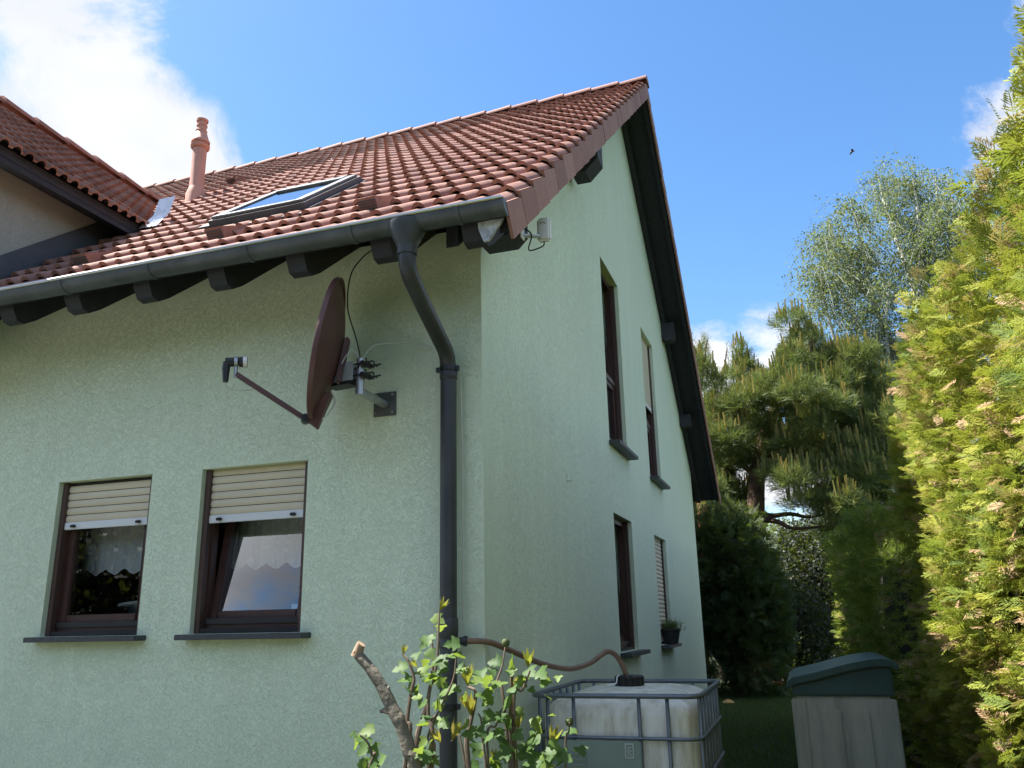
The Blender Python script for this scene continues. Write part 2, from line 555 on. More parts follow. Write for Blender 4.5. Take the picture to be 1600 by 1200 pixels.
class MB:
    """collects shapes given in world coordinates; build() links them as one mesh object"""

    def __init__(self):
        self.v, self.f, self.s = [], [], []

    def face(self, pts, smooth=False):
        i = len(self.v)
        self.v += [Vector(p) for p in pts]
        self.f.append(tuple(range(i, i + len(pts))))
        self.s.append(smooth)
        return self

    def grid(self, rows, closed=False, smooth=True, flip=False):
        i = len(self.v)
        nr, nc = len(rows), len(rows[0])
        for r in rows:
            self.v += [Vector(p) for p in r]
        for a in range(nr - 1):
            for b in range(nc if closed else nc - 1):
                q = (i + a * nc + b, i + a * nc + (b + 1) % nc, i + (a + 1) * nc + (b + 1) % nc, i + (a + 1) * nc + b)
                self.f.append(q[::-1] if flip else q)
                self.s.append(smooth)
        return self

    def box(self, lo, hi):
        (a, b, c), (d, e, f) = lo, hi
        return self.hexa([(a, b, c), (d, b, c), (d, e, c), (a, e, c), (a, b, f), (d, b, f), (d, e, f), (a, e, f)])

    def hexa(self, p):
        i = len(self.v)
        self.v += [Vector(q) for q in p]
        for q in ((0, 3, 2, 1), (4, 5, 6, 7), (0, 1, 5, 4), (1, 2, 6, 5), (2, 3, 7, 6), (3, 0, 4, 7)):
            self.f.append(tuple(i + k for k in q))
            self.s.append(False)
        return self

    def prism(self, poly, off):
        """a closed outline and the offset vector along which it is extruded"""
        off = Vector(off)
        i = len(self.v)
        n = len(poly)
        self.v += [Vector(p) for p in poly] + [Vector(p) + off for p in poly]
        self.f.append(tuple(i + k for k in range(n))[::-1])
        self.f.append(tuple(i + n + k for k in range(n)))
        self.s += [False, False]
        for k in range(n):
            k2 = (k + 1) % n
            self.f.append((i + k, i + k2, i + n + k2, i + n + k))
            self.s.append(False)
        return self

    def tube(self, pts, r, n=8, caps=True):
        pts = [Vector(p) for p in pts]
        rs = r if isinstance(r, (list, tuple)) else [r] * len(pts)
        t0 = (pts[1] - pts[0]).normalized()
        ref = Vector((0, 0, 1)) if abs(t0.z) < 0.9 else Vector((1, 0, 0))
        nx = t0.cross(ref).normalized()
        rows = []
        for k, p in enumerate(pts):
            if k == 0: t = t0
            elif k == len(pts) - 1: t = (pts[k] - pts[k - 1]).normalized()
            else: t = ((pts[k] - pts[k - 1]).normalized() + (pts[k + 1] - pts[k]).normalized()).normalized()
            nx = (nx - t * nx.dot(t)).normalized()
            ny = t.cross(nx)
            rows.append([p + (nx * math.cos(2 * math.pi * j / n) + ny * math.sin(2 * math.pi * j / n)) * rs[k] for j in range(n)])
        self.grid(rows, closed=True, flip=True)
        if caps:
            self.face(rows[0])
            self.face(rows[-1][::-1])
        return self

    def lathe(self, base, axis, prof, n=16):
        """prof: (distance along axis, radius)"""
        axis = Vector(axis).normalized()
        ref = Vector((0, 0, 1)) if abs(axis.z) < 0.9 else Vector((1, 0, 0))
        nx = axis.cross(ref).normalized()
        ny = axis.cross(nx)
        rows = [[Vector(base) + axis * h + (nx * math.cos(2 * math.pi * j / n) + ny * math.sin(2 * math.pi * j / n)) * r
                 for j in range(n)] for h, r in prof]
        self.grid(rows, closed=True, flip=True)
        self.face(rows[0])
        self.face(rows[-1][::-1])
        return self

    def mesh(self, name, mat, org=Vector((0, 0, 0)), bevel=0.0):
        me = bpy.data.meshes.new(name)
        me.from_pydata([tuple(v - org) for v in self.v], [], self.f)
        me.polygons.foreach_set('use_smooth', self.s)
        me.materials.append(MATS[mat])
        bm = bmesh.new()
        bm.from_mesh(me)
        bmesh.ops.remove_doubles(bm, verts=bm.verts, dist=1e-5)
        bmesh.ops.recalc_face_normals(bm, faces=bm.faces)
        if bevel:
            es = [e for e in bm.edges if len(e.link_faces) == 2 and e.calc_face_angle(0) > 0.6]
            bmesh.ops.bevel(bm, geom=es, offset=bevel, segments=2, affect='EDGES', clamp_overlap=True)
        # break smoothing on sharp edges
        for e in bm.edges:
            if len(e.link_faces) == 2 and e.calc_face_angle(0) > 0.75:
                e.smooth = False
        bm.to_mesh(me)
        bm.free()
        return me

    def build(self, name, mat, parent=None, bevel=0.0):
        return link(name, self.mesh(name, mat, origin_of(parent), bevel), parent)


def curve_pts(ctrl, n=8):
    """Catmull-Rom through control points"""
    c = [Vector(p) for p in ctrl]
    c = [c[0] * 2 - c[1]] + c + [c[-1] * 2 - c[-2]]
    out = []
    for i in range(1, len(c) - 2):
        for k in range(n):
            t = k / n
            a, b, d, e = c[i - 1], c[i], c[i + 1], c[i + 2]
            out.append(0.5 * ((2 * b) + (d - a) * t + (2 * a - 5 * b + 4 * d - e) * t * t + (3 * b - a - 3 * d + e) * t ** 3))
    out.append(c[-2])
    return out


def np_mesh(name, verts, faces, mat, tint=None, parent=None, smooth=False):
    """faces: (n, k) index array of equal-sized polygons"""
    me = bpy.data.meshes.new(name)
    org = np.array(origin_of(parent)) if parent is not None else np.zeros(3)
    v = (verts - org).astype(np.float32)
    nf, k = faces.shape
    me.vertices.add(len(v))
    me.vertices.foreach_set('co', v.ravel())
    me.loops.add(nf * k)
    me.loops.foreach_set('vertex_index', faces.astype(np.int32).ravel())
    me.polygons.add(nf)
    me.polygons.foreach_set('loop_start', np.arange(0, nf * k, k, dtype=np.int32))
    me.polygons.foreach_set('loop_total', np.full(nf, k, dtype=np.int32))
    if smooth:
        me.polygons.foreach_set('use_smooth', np.ones(nf, dtype=bool))
    me.update(calc_edges=True)
    if tint is not None:
        a = me.attributes.new('tint', 'FLOAT', 'FACE')
        a.data.foreach_set('value', tint.astype(np.float32))
    me.materials.append(MATS[mat])
    return link(name, me, parent)


def unit(a):
    return a / np.maximum(np.linalg.norm(a, axis=-1, keepdims=True), 1e-9)


def frames(d, up):
    """rotation matrices whose columns are side, direction, normal"""
    d = unit(d)
    s = unit(np.cross(d, up))
    nn = np.cross(s, d)
    return np.stack([s, d, nn], axis=-1)


def scatter(protos, pos, rot, scale, tint):
    """copies of small quad pieces merged into arrays; protos: list of (verts, quads, tint offset per face)"""
    V, Fc, T = [], [], []
    pick = RNG.integers(0, len(protos), len(pos))
    off = 0
    for pi, (pv, pf, pt) in enumerate(protos):
        ix = np.where(pick == pi)[0]
        if not len(ix): continue
        w = np.einsum('nij,kj->nki', rot[ix], pv) * scale[ix, None, None] + pos[ix, None, :]
        V.append(w.reshape(-1, 3))
        fc = pf[None] + (np.arange(len(ix)) * len(pv))[:, None, None] + off
        Fc.append(fc.reshape(-1, pf.shape[1]))
        T.append((tint[ix, None] + pt[None]).ravel())
        off += len(ix) * len(pv)
    return np.concatenate(V), np.concatenate(Fc), np.clip(np.concatenate(T), 0, 1)


# ================================================================== SETTING
SLOPE = 0.8
Y_RIDGE, Z_RIDGE = 5.1626, 8.42
HALF = Y_RIDGE
DEPTH = 2 * HALF                       # gable width
A_ROOF = math.atan(SLOPE)


def zr(y):                             # tile plane, front slope
    return Z_RIDGE - SLOPE * abs(y - Y_RIDGE)


g = MB().face([(-900, -900, 0), (900, -900, 0), (900, 900, 0), (-900, 900, 0)]).build('ground', 'lawn_soil')
tag(g, 'dim green lawn between house and hedge', kind='structure')

pm = MB()  # unseen paving, added so sunlight bounces up onto the front wall
pm.box((-13, -12.5, 0.0), (1.4, -2.6, 0.006))
tag(pm.build('bounce_floor', 'bounce_paving'), 'unseen paving added to bounce light onto the front wall', kind='structure')

# ================================================================== THE HOUSE
house = thing('green_house', 'pale green rendered house with red tiled roof and brown windows', 'house')
X_L = -10.5
WIN_F = [(-3.128, -2.339, 1.566, 2.589), (-1.941, -1.157, 1.566, 2.589)]
WIN_G = [(3.563, 4.473, 3.307, 5.295), (5.915, 6.812, 3.307, 5.290), (3.563, 4.473, 1.300, 2.595), (5.915, 6.812, 1.295, 2.590)]
REV = 0.20                             # depth of the window recesses built into the wall

fw = MB()
xs = [X_L] + [q for w_ in WIN_F for q in w_[:2]] + [0.0]
ZT = 3.97
for a, b in zip(xs[:-1], xs[1:]):
    hole = [w_ for w_ in WIN_F if abs(w_[0] - a) < 1e-6]
    if hole:
        z0, z1 = hole[0][2:]
        fw.face([(a, 0, -0.3), (b, 0, -0.3), (b, 0, z0), (a, 0, z0)])
        fw.face([(a, 0, z1), (b, 0, z1), (b, 0, ZT), (a, 0, ZT)])
        for p, q in (((a, z0), (a, z1)), ((a, z1), (b, z1)), ((b, z1), (b, z0)), ((b, z0), (a, z0))):
            fw.face([(p[0], 0, p[1]), (q[0], 0, q[1]), (q[0], REV, q[1]), (p[0], REV, p[1])])
    else:
        fw.face([(a, 0, -0.3), (b, 0, -0.3), (b, 0, ZT), (a, 0, ZT)])
fw.build('front_wall', 'green_render', house)

gw = MB()


def gable_top(y):
    return zr(y) - 0.13


ys = [0.0, 3.563, 4.473, Y_RIDGE, 5.915, 6.812, DEPTH]
for a, b in zip(ys[:-1], ys[1:]):
    holes = sorted([w_[2:] for w_ in WIN_G if abs(w_[0] - a) < 1e-6])
    z = -0.3
    for z0, z1 in holes:
        gw.face([(0, a, z), (0, b, z), (0, b, z0), (0, a, z0)])
        for p, q in (((a, z0), (a, z1)), ((a, z1), (b, z1)), ((b, z1), (b, z0)), ((b, z0), (a, z0))):
            gw.face([(0, p[0], p[1]), (0, q[0], q[1]), (-REV, q[0], q[1]), (-REV, p[0], p[1])])
        z = z1
    gw.face([(0, a, z), (0, b, z), (0, b, gable_top(b)), (0, a, gable_top(a))])
gw.build('gable_wall', 'green_render', house)
MB().face([(0, DEPTH, -0.3), (X_L, DEPTH, -0.3), (X_L, DEPTH, ZT), (0, DEPTH, ZT)]).face(
    [(X_L, 0, -0.3), (X_L, 0, ZT), (X_L, Y_RIDGE, gable_top(Y_RIDGE)), (X_L, DEPTH, ZT), (X_L, DEPTH, -0.3)]).build('back_wall', 'green_render', house)
MB().face([(X_L, 2.9, 0.2), (-0.5, 2.9, 0.2), (-0.5, 2.9, 5.6), (X_L, 2.9, 5.6)]).face(
    [(-0.5, 0.25, 0.2), (-0.5, 2.9, 0.2), (-0.5, 2.9, 3.9), (-0.5, 0.25, 3.9)]).face(
    [(-4.2, 0.25, 0.2), (-4.2, 2.9, 0.2), (-4.2, 2.9, 3.9), (-4.2, 0.25, 3.9)]).build('partition_wall', 'dark_room', house)
MB().box((X_L + .1, 0.25, 2.74), (-0.25, DEPTH - 0.3, 2.92)).build('upper_floor', 'dark_room', house)
MB().face([(X_L, 0.2, 0.2), (-0.2, 0.2, 0.2), (-0.2, DEPTH - .2, 0.2), (X_L, DEPTH - .2, 0.2)]).build('lower_floor', 'dark_room', house)

# ---- roof shell: two sloping slabs of boards, tiles lie on them
Y_E = -0.68
X_V = 0.385


def slab(y0, y1, x0, x1, top, bot):
    mb = MB()
    mb.hexa([(x0, y0, zr(y0) + bot), (x1, y0, zr(y0) + bot), (x1, y1, zr(y1) + bot), (x0, y1, zr(y1) + bot),
             (x0, y0, zr(y0) + top), (x1, y0, zr(y0) + top), (x1, y1, zr(y1) + top), (x0, y1, zr(y1) + top)])
    return mb


roof = slab(Y_E, Y_RIDGE, X_L - 0.4, X_V, -0.075, -0.115)
b2 = slab(Y_RIDGE, DEPTH - Y_E, X_L - 0.4, X_V, -0.075, -0.115)
i0 = len(roof.v)
roof.v += b2.v
roof.f += [tuple(i0 + k for k in q) for q in b2.f]
roof.s += b2.s
roof = roof.build('roof', 'dark_wood', house)

N_S = Vector((0, -math.sin(A_ROOF), math.cos(A_ROOF)))     # normal of the front slope
V_S = Vector((0, math.cos(A_ROOF), math.sin(A_ROOF)))      # up the front slope
COVER, GAUGE, LEN = 0.266, 0.3135, 0.355


def roll_profile(edge=False):
    pts = []
    for c in (0.0665, 0.1995):
        for k in (-1.0, -0.85, -0.45, 0.0, 0.45, 0.85, 1.0):
            d = 0.045 * k
            pts.append((c + d, 0.050 * math.sqrt(max(0, 1 - k * k))))
    pts = [(0.0, 0.0)] + pts + [(COVER, 0.0)]
    return pts


def tile_mesh(name, mat):
    pr = roll_profile()
    lo, hi, th = 0.044, 0.0, 0.026
    me = MB()
    rows = [[Vector((u - COVER / 2, 0, h + lo - 0.06)) for u, h in pr], [Vector((u - COVER / 2, LEN, h + hi - 0.06)) for u, h in pr]]
    me.grid(rows, smooth=True)
    me.grid([[p - Vector((0, -0.002, th)) for p in rows[0]], rows[0]], smooth=False)
    return me.mesh(name, mat)


def verge_mesh(name, mat, left=False):
    """edge tile: one roll, then a cheek that hangs over the barge board"""
    pr = [(0.0, 0.0), (0.03, 0.0), (0.043, 0.032), (0.077, 0.050), (0.111, 0.032), (0.124, 0.006), (0.150, 0.006)]
    lo, hi, th = 0.044, 0.0, 0.024
    me = MB()
    sg = -1 if left else 1
    rows = [[Vector((sg * u, 0, h + lo - 0.06)) for u, h in pr], [Vector((sg * u, LEN, h + hi - 0.06)) for u, h in pr]]
    me.grid(rows, smooth=True)
    me.grid([[p - Vector((0, -0.002, th)) for p in rows[0]], rows[0]], smooth=False)
    x1, x0 = sg * 0.150, sg * 0.132
    D = 0.165
    me.hexa([(x0, 0, -.206), (x1, 0, -.206), (x1, GAUGE - .003, -.213), (x0, GAUGE - .003, -.213),
             (x0, 0, lo - 0.057), (x1, 0, lo - 0.057), (x1, GAUGE - .003, hi - 0.053), (x0, GAUGE - .003, hi - 0.053)])
    return me.mesh(name, mat)


M_S = Matrix(((1, 0, 0), (0, V_S.y, N_S.y), (0, V_S.z, N_S.z))).to_4x4()   # slope frame -> world
TILE = tile_mesh('roof_tile', 'roof_clay')
VERGE = verge_mesh('verge_tile', 'verge_clay')
X_T0 = 0.27                                    # where the field of whole tiles begins, next to the edge tiles
Y_T0 = -0.742
EXX, EYY, EZZ = -3.3, -0.95, 4.93              # lower right corner of the dormer roof
X_DR = -5.1


def dormer_z(x):
    return EZZ + 0.84 * (EXX - x) if x > X_DR else EZZ + 0.84 * (x - (2 * X_DR - EXX))


def hidden(x, y):
    """inside the dormer's footprint on the main slope"""
    if x < EXX - 0.30 and x > 2 * X_DR - EXX + .3:
        return zr(y) < dormer_z(x) - 0.25 and x < -3.72
    return False


rows_n = 24
vents = {(3, 1): 'vent', (7, 1): 'vent'}
cells = []
for r in range(rows_n):
    for c in range(int((X_T0 - (X_L - 0.3)) / COVER)):
        x = X_T0 - COVER * (c + 0.5)
        p = Vector((x, Y_T0, zr(Y_T0))) + V_S * (GAUGE * r)
        if hidden(x, p.y + 0.12): continue
        # leave the roof window's hole
        if -2.10 < x < -1.36 and 0.17 < p.y + .1 < 0.86: continue
        cells.append((r, c, p))
cells.sort(key=lambda q: (q[2] - Vector(CAM)).length)


def tile_matrix(p):
    jit = Matrix.Rotation(random.gauss(0, 0.006), 4, 'Z') @ Matrix.Rotation(random.gauss(0, 0.005), 4, 'X')
    return Matrix.Translation(p + N_S * random.gauss(0, 0.0015)) @ M_S @ jit


def field(name, mesh, mats, mat, parent):
    """many tiles joined in one mesh"""
    nv = len(mesh.vertices)
    co = np.empty(nv * 3); mesh.vertices.foreach_get('co', co); co = co.reshape(-1, 3)
    fs = [tuple(q.vertices) for q in mesh.polygons]
    sm = [q.use_smooth for q in mesh.polygons]
    V, Fq, S = [], [], []
    for k, mm in enumerate(mats):
        a = np.array(mm)
        V.append(co @ a[:3, :3].T + a[:3, 3])
        Fq += [tuple(i + k * nv for i in q) for q in fs]
        S += sm
    me = bpy.data.meshes.new(name)
    me.from_pydata(np.concatenate(V).tolist(), [], Fq)
    me.polygons.foreach_set('use_smooth', S)
    me.materials.append(MATS[mat])
    o = link(name, me, parent)
    o['kind'] = 'stuff'
    return o


for r, c, p in cells[:300]:
    o = link('roof_tile', TILE, roof)
    o.matrix_basis = tile_matrix(p)
field('roof_tile_field', TILE, [tile_matrix(p) for r, c, p in cells[300:]], 'roof_clay', roof)

for r in range(rows_n):
    p = Vector((X_T0, Y_T0, zr(Y_T0))) + V_S * (GAUGE * r)
    o = link('verge_tile', VERGE, roof)
    o.matrix_basis = tile_matrix(p)
# far slope: edge tiles and tile rows, mirrored about the ridge
MIR = Matrix.Translation((0, Y_RIDGE, 0)) @ Matrix.Scale(-1, 4, (0, 1, 0)) @ Matrix.Translation((0, -Y_RIDGE, 0))
far = []
for r in range(rows_n):
    p = Vector((X_T0, Y_T0, zr(Y_T0))) + V_S * (GAUGE * r)
    far.append(MIR @ tile_matrix(p))
field('verge_tile_row', VERGE, far, 'verge_clay', roof)
far = []
for r in range(rows_n):
    for c in range(12):
        p = Vector((X_T0 - COVER * (c + .5), Y_T0, zr(Y_T0))) + V_S * (GAUGE * r)
        far.append(MIR @ tile_matrix(p))
field('back_tile_field', TILE, far, 'roof_clay', roof)

# ridge tiles: tapered half rounds lapping each other
rm = MB()
rows = []
for xx, rr_, zz in ((0.0, 0.104, 0.006), (-0.03, 0.104, 0.006), (-0.40, 0.092, -0.008)):
    rows.append([Vector((xx, rr_ * 1.15 * math.cos(t), rr_ * math.sin(t) * 0.70 + zz)) for t in np.linspace(-0.25, math.pi + 0.25, 11)])
rm.grid(rows)
rm.face(rows[0][::-1])
RIDGE = rm.mesh('ridge_tile', 'verge_clay')
for k in range(28):
    o = link('ridge_tile', RIDGE, roof)
    o.location = (0.43 - 0.375 * k, Y_RIDGE, Z_RIDGE - 0.035)
    o.rotation_euler = (random.gauss(0, .01), random.gauss(0, .006), random.gauss(0, .008))


# ---- vent tiles with louvred mouths
def vent_tile(x, y):
    base = Vector((x, y, zr(y)))
    P = lambda u, v, n: base + Vector((u, 0, 0)) + V_S * v + N_S * n
    b = MB()
    b.hexa([P(-.062, 0, -.03), P(.062, 0, -.03), P(.10, .30, -.02), P(-.10, .30, -.02),
            P(-.062, 0.0, .085), P(.062, 0.0, .085), P(.05, .30, .02), P(-.05, .30, .02)])
    o = b.build('vent_tile', 'roof_clay', roof)
    s = MB()
    for k in range(5):
        s.hexa([P(-.06, -.006, -.01 + .017 * k), P(.06, -.006, -.01 + .017 * k), P(.06, .002, -.01 + .017 * k), P(-.06, .002, -.01 + .017 * k),
                P(-.06, -.006, -.001 + .017 * k), P(.06, -.006, -.001 + .017 * k), P(.06, .002, -.001 + .017 * k), P(-.06, .002, -.001 + .017 * k)])
    i = len(roof.children)
    s.build('vent_louvre', 'dark_flashing', roof)


for x, y in ((-0.60, -0.33), (-1.70, -0.34), (-2.78, -0.36), (-4.29, 3.0), (-7.3, 2.2)):
    vent_tile(x, y)

# ---- roof window
sk = Vector((-1.745, 0.515, zr(0.515)))
P = lambda u, v, n: sk + Vector((u, 0, 0)) + V_S * v + N_S * n
HW, HV = 0.40, 0.50
fr = MB()


def bar(mb, u0, u1, v0, v1, n0, n1):
    mb.hexa([P(u0, v0, n0), P(u1, v0, n0), P(u1, v1, n0), P(u0, v1, n0), P(u0, v0, n1), P(u1, v0, n1), P(u1, v1, n1), P(u0, v1, n1)])


bar(fr, -HW, -HW + .07, -HV, HV, -.10, .062)
bar(fr, HW - .07, HW, -HV, HV, -.10, .062)
bar(fr, -HW + .07, HW - .07, -HV, -HV + .07, -.10, .060)
bar(fr, -HW + .07, HW - .07, HV - .07, HV, -.10, .060)
skylight = fr.build('skylight', 'dark_flashing', house, bevel=0.006)
s2 = MB()
bar(s2, -HW + .02, -HW + .10, -HV + .02, HV - .02, .063, .084)
bar(s2, HW - .10, HW - .02, -HV + .02, HV - .02, .063, .084)
bar(s2, -HW + .10, HW - .10, -HV + .02, -HV + .09, .063, .083)
bar(s2, -HW + .10, HW - .10, HV - .15, HV - .02, .063, .090)
s2.build('skylight_sash', 'zinc', skylight, bevel=0.004)
p1 = MB()
p1.face([P(-HW + .1, -HV + .09, .074), P(HW - .1, -HV + .09, .074), P(HW - .1, HV - .15, .074), P(-HW + .1, HV - .15, .074)])
p1.build('pane', 'sky_glass', skylight)
b3 = MB()
bar(b3, -HW + .071, HW - .071, -HV + .071, HV - .071, -.09, -.03)
b3.build('reflection_panel', 'plate_grey', skylight)  # grey panel under the pane stands in for the cloud reflection
ap = MB()
bar(ap, -HW - .05, HW + .035, -HV - .10, -HV - .002, -.02, .006)
bar(ap, -HW - .10, -HW - .002, -HV, HV, -.03, .03)
bar(ap, HW + .002, HW + .035, -HV, HV, -.03, .02)
ap.build('skylight_flashing', 'dark_flashing', skylight)

# ---- flue pipe
fb = Vector((-4.17, 2.26, zr(2.26)))
fl = MB()
fl.lathe(fb - Vector((0, 0, .25)), (0, 0, 1), [(0, .105), (.30, .105), (.38, .080), (.40, .076), (.92, .076)], 18)
flue = fl.build('flue_pipe', 'flue_clay', house)
cw = MB()
cw.lathe(fb + Vector((0, 0, .62)), (0, 0, 1), [(a_ * .66, b_ * .74) for a_, b_ in [(0, .115), (.02, .135), (.06, .14), (.075, .115), (.10, .112), (.11, .135), (.14, .138),
                                               (.17, .12), (.33, .075), (.345, .085), (.36, .07), (.43, .068), (.435, .08), (.455, .08), (.46, .066), (.52, .066), (.525, .085), (.56, .088), (.565, .06)]], 18)
cw.build('flue_cowl', 'flue_clay', flue)

# ---- eaves: rafter tails, fascia, soffit boards
raft_x = [0.130 - 0.5445 * k for k in range(13)]
for k, x in enumerate(raft_x):
    b = MB()
    un = lambda y: zr(y) - 0.118
    outline = [(x, 0.1, un(.1)), (x, 0.1, un(.1) - .20), (x, -.36, un(-.36) - .20), (x, -.46, un(-.46) - .20), (x, -.545, un(-.545) - .185),
               (x, -.60, un(-.60) - .13), (x, -.64, un(-.64) - .03), (x, -.645, un(-.645))]
    b.prism(outline, (0.12, 0, 0))
    b.build('rafter_tail', 'dark_wood', house)

# ---- gable overhang: barge boards, flying rafters, purlin ends
for sgn in (1, -1):
    b = MB()
    Yf = lambda y: y if sgn == 1 else 2 * Y_RIDGE - y
    for x0, x1, dz0, dz1, ys_ in ((0.335, 0.385, -0.119, -0.225, (-.60, Y_RIDGE - (0.0 if sgn == 1 else 0.0))),):
        y0, y1 = ys_
        q = [(x0, Yf(y0), zr(y0) + dz1), (x1, Yf(y0), zr(y0) + dz1), (x1, Yf(y1), zr(y1) + dz1), (x0, Yf(y1), zr(y1) + dz1),
             (x0, Yf(y0), zr(y0) + dz0), (x1, Yf(y0), zr(y0) + dz0), (x1, Yf(y1), zr(y1) + dz0), (x0, Yf(y1), zr(y1) + dz0)]
        b.hexa(q)
    b.build('barge_board', 'dark_wood', house)
    b = MB()
    y0, y1, x0, x1, dz0, dz1 = -.55, Y_RIDGE, 0.004, 0.075, -0.119, -0.27
    b.hexa([(x0, Yf(y0), zr(y0) + dz1), (x1, Yf(y0), zr(y0) + dz1), (x1, Yf(y1), zr(y1) + dz1), (x0, Yf(y1), zr(y1) + dz1),
            (x0, Yf(y0), zr(y0) + dz0), (x1, Yf(y0), zr(y0) + dz0), (x1, Yf(y1), zr(y1) + dz0), (x0, Yf(y1), zr(y1) + dz0)])
    b.build('flying_rafter', 'dark_wood', house)


def purlin(y, half, top, bot, x1=0.334, ch=0.12):
    b = MB()
    b.prism([(0.0, y - half, top), (0.0, y - half, bot + ch), (0.05, y - half, bot), (x1 - ch, y - half, bot), (x1, y - half, bot + ch), (x1, y - half, top)], (0, 2 * half, 0))
    return b.build('purlin_end', 'dark_wood', house)


purlin(2.37, 0.11, zr(2.26) - .125, 5.55, x1=.30)
purlin(2 * Y_RIDGE - 2.37, 0.09, zr(2.28) - .125, 5.70, x1=.20, ch=.05)
purlin(DEPTH - 0.95, 0.09, zr(.86) - .125, zr(.86) - .33, x1=.19, ch=.04)
purlin(-0.09, 0.11, zr(-.20) - .125, 3.78, x1=.30, ch=.06)

# ---- pale board with scuffs closing the eave corner
MB().prism([(.225, -.655, 3.70), (.384, -.655, 3.70), (.375, -.655, 3.64), (.29, -.655, 3.53), (.262, -.655, 3.53), (.235, -.655, 3.60)], (0, .018, 0)).build('eave_closer', 'scuffed_board', house)

# ---- gutter
GY, GZ, GR = -0.704, 3.700, 0.068
GX0, GX1 = X_L, 0.405
gt = MB()
prof = [(GY - GR * math.cos(t), GZ - GR * math.sin(t)) for t in np.linspace(0, math.pi, 13)]
gt.grid([[Vector((GX0, y, z)) for y, z in prof], [Vector((GX1, y, z)) for y, z in prof]], flip=True)
prof2 = [(GY - (GR - .004) * math.cos(t), GZ - (GR - .004) * math.sin(t)) for t in np.linspace(0, math.pi, 13)]
gt.grid([[Vector((GX0, y, z)) for y, z in prof2], [Vector((GX1, y, z)) for y, z in prof2]])
gt.face([(GX1, y, z) for y, z in prof])
gutter = gt.build('gutter', 'zinc', house)
MB().tube([(GX0, GY - GR - .002, GZ + .004), (GX1, GY - GR - .002, GZ + .004)], 0.011, 8).build('gutter_bead', 'bright_zinc', gutter)
for px, py in ((92, 438), (228, 414), (382, 388), (545, 360), (712, 330)):
    x = at(px, py, GY - GR).x
    j = MB()
    for x0, rr_ in ((x, GR + .004),):
        ring = [[Vector((x0 + dx, GY - r_ * math.cos(t), GZ - r_ * math.sin(t))) for t in np.linspace(0.05, math.pi - .05, 13)]
                for dx, r_ in ((-.014, GR), (-.012, rr_ + .002), (.012, rr_ + .002), (.014, GR))]
        j.grid(ring, flip=True)
    j.build('gutter_bracket', 'zinc', gutter)
endcap = MB()
endcap.prism([(GX1, y, z) for y, z in [(GY - (GR + .006) * math.cos(t), GZ - (GR + .006) * math.sin(t)) for t in np.linspace(0, math.pi, 13)]], (.012, 0, 0))
endcap.build('gutter_end', 'zinc', gutter)

# ---- downpipe
DX = -0.160
dp = MB()
path = [(DX, -.70, 3.56), (DX, -.70, 3.50), (DX, -.69, 3.445), (DX - .002, -.655, 3.40), (DX - .008, -.47, 3.30), (DX - .012, -.28, 3.205), (DX - .014, -.155, 3.14),
        (DX - .016, -.112, 3.10), (DX - .017, -.095, 3.045), (DX - .017, -.092, 2.95), (DX - .016, -.092, 1.6), (DX - .014, -.092, 0.05)]
dp.tube(path, 0.047, 16)
pipe = dp.build('downpipe', 'pipe_grey', house)
fn = MB()
fn.lathe((DX, -.70, 3.70), (0, 0, -1), [(0.02, .105), (.05, .104), (.14, .060), (.15, .056), (.20, .054)], 16)
fn.build('pipe_funnel', 'pipe_grey', pipe)
for z, rr_, h in ((3.27, .0505, .05), (2.995, .0515, .05), (1.575, .054, .10), (1.49, .0525, .04)):
    if z > 3.1: continue
    MB().lathe((DX - .0165, -.092, z - h / 2), (0, 0, 1), [(0, rr_ - .003), (.004, rr_), (h - .004, rr_), (h, rr_ - .003)], 18).build('pipe_collar', 'pipe_grey', pipe)
for z in (3.035, 1.175):
    c_ = MB()
    c_.lathe((DX - .0165, -.092, z - .015), (0, 0, 1), [(0, .0475), (.001, .0535), (.029, .0535), (.03, .0475)], 18)
    c_.box((DX - .0165 - .075, -.105, z - .014), (DX - .0165 - .048, -.08, z + .014))
    c_.box((DX - .0165 + .048, -.105, z - .014), (DX - .0165 + .066, -.08, z + .014))
    c_.tube([(DX - .0165, -.05, z), (DX - .0165, 0.01, z)], .008, 6)
    c_.build('pipe_clamp', 'black_plastic', pipe)
rv = MB()
rv.tube([(DX - .0165 + .045, -.092, 1.505), (DX - .0165 + .085, -.086, 1.505)], .021, 10)
rv.tube([(DX - .0165 + .085, -.086, 1.505), (DX - .0165 + .105, -.082, 1.504)], .027, 8)
rv.build('hose_outlet', 'black_plastic', pipe)

# ================================================================== WINDOWS


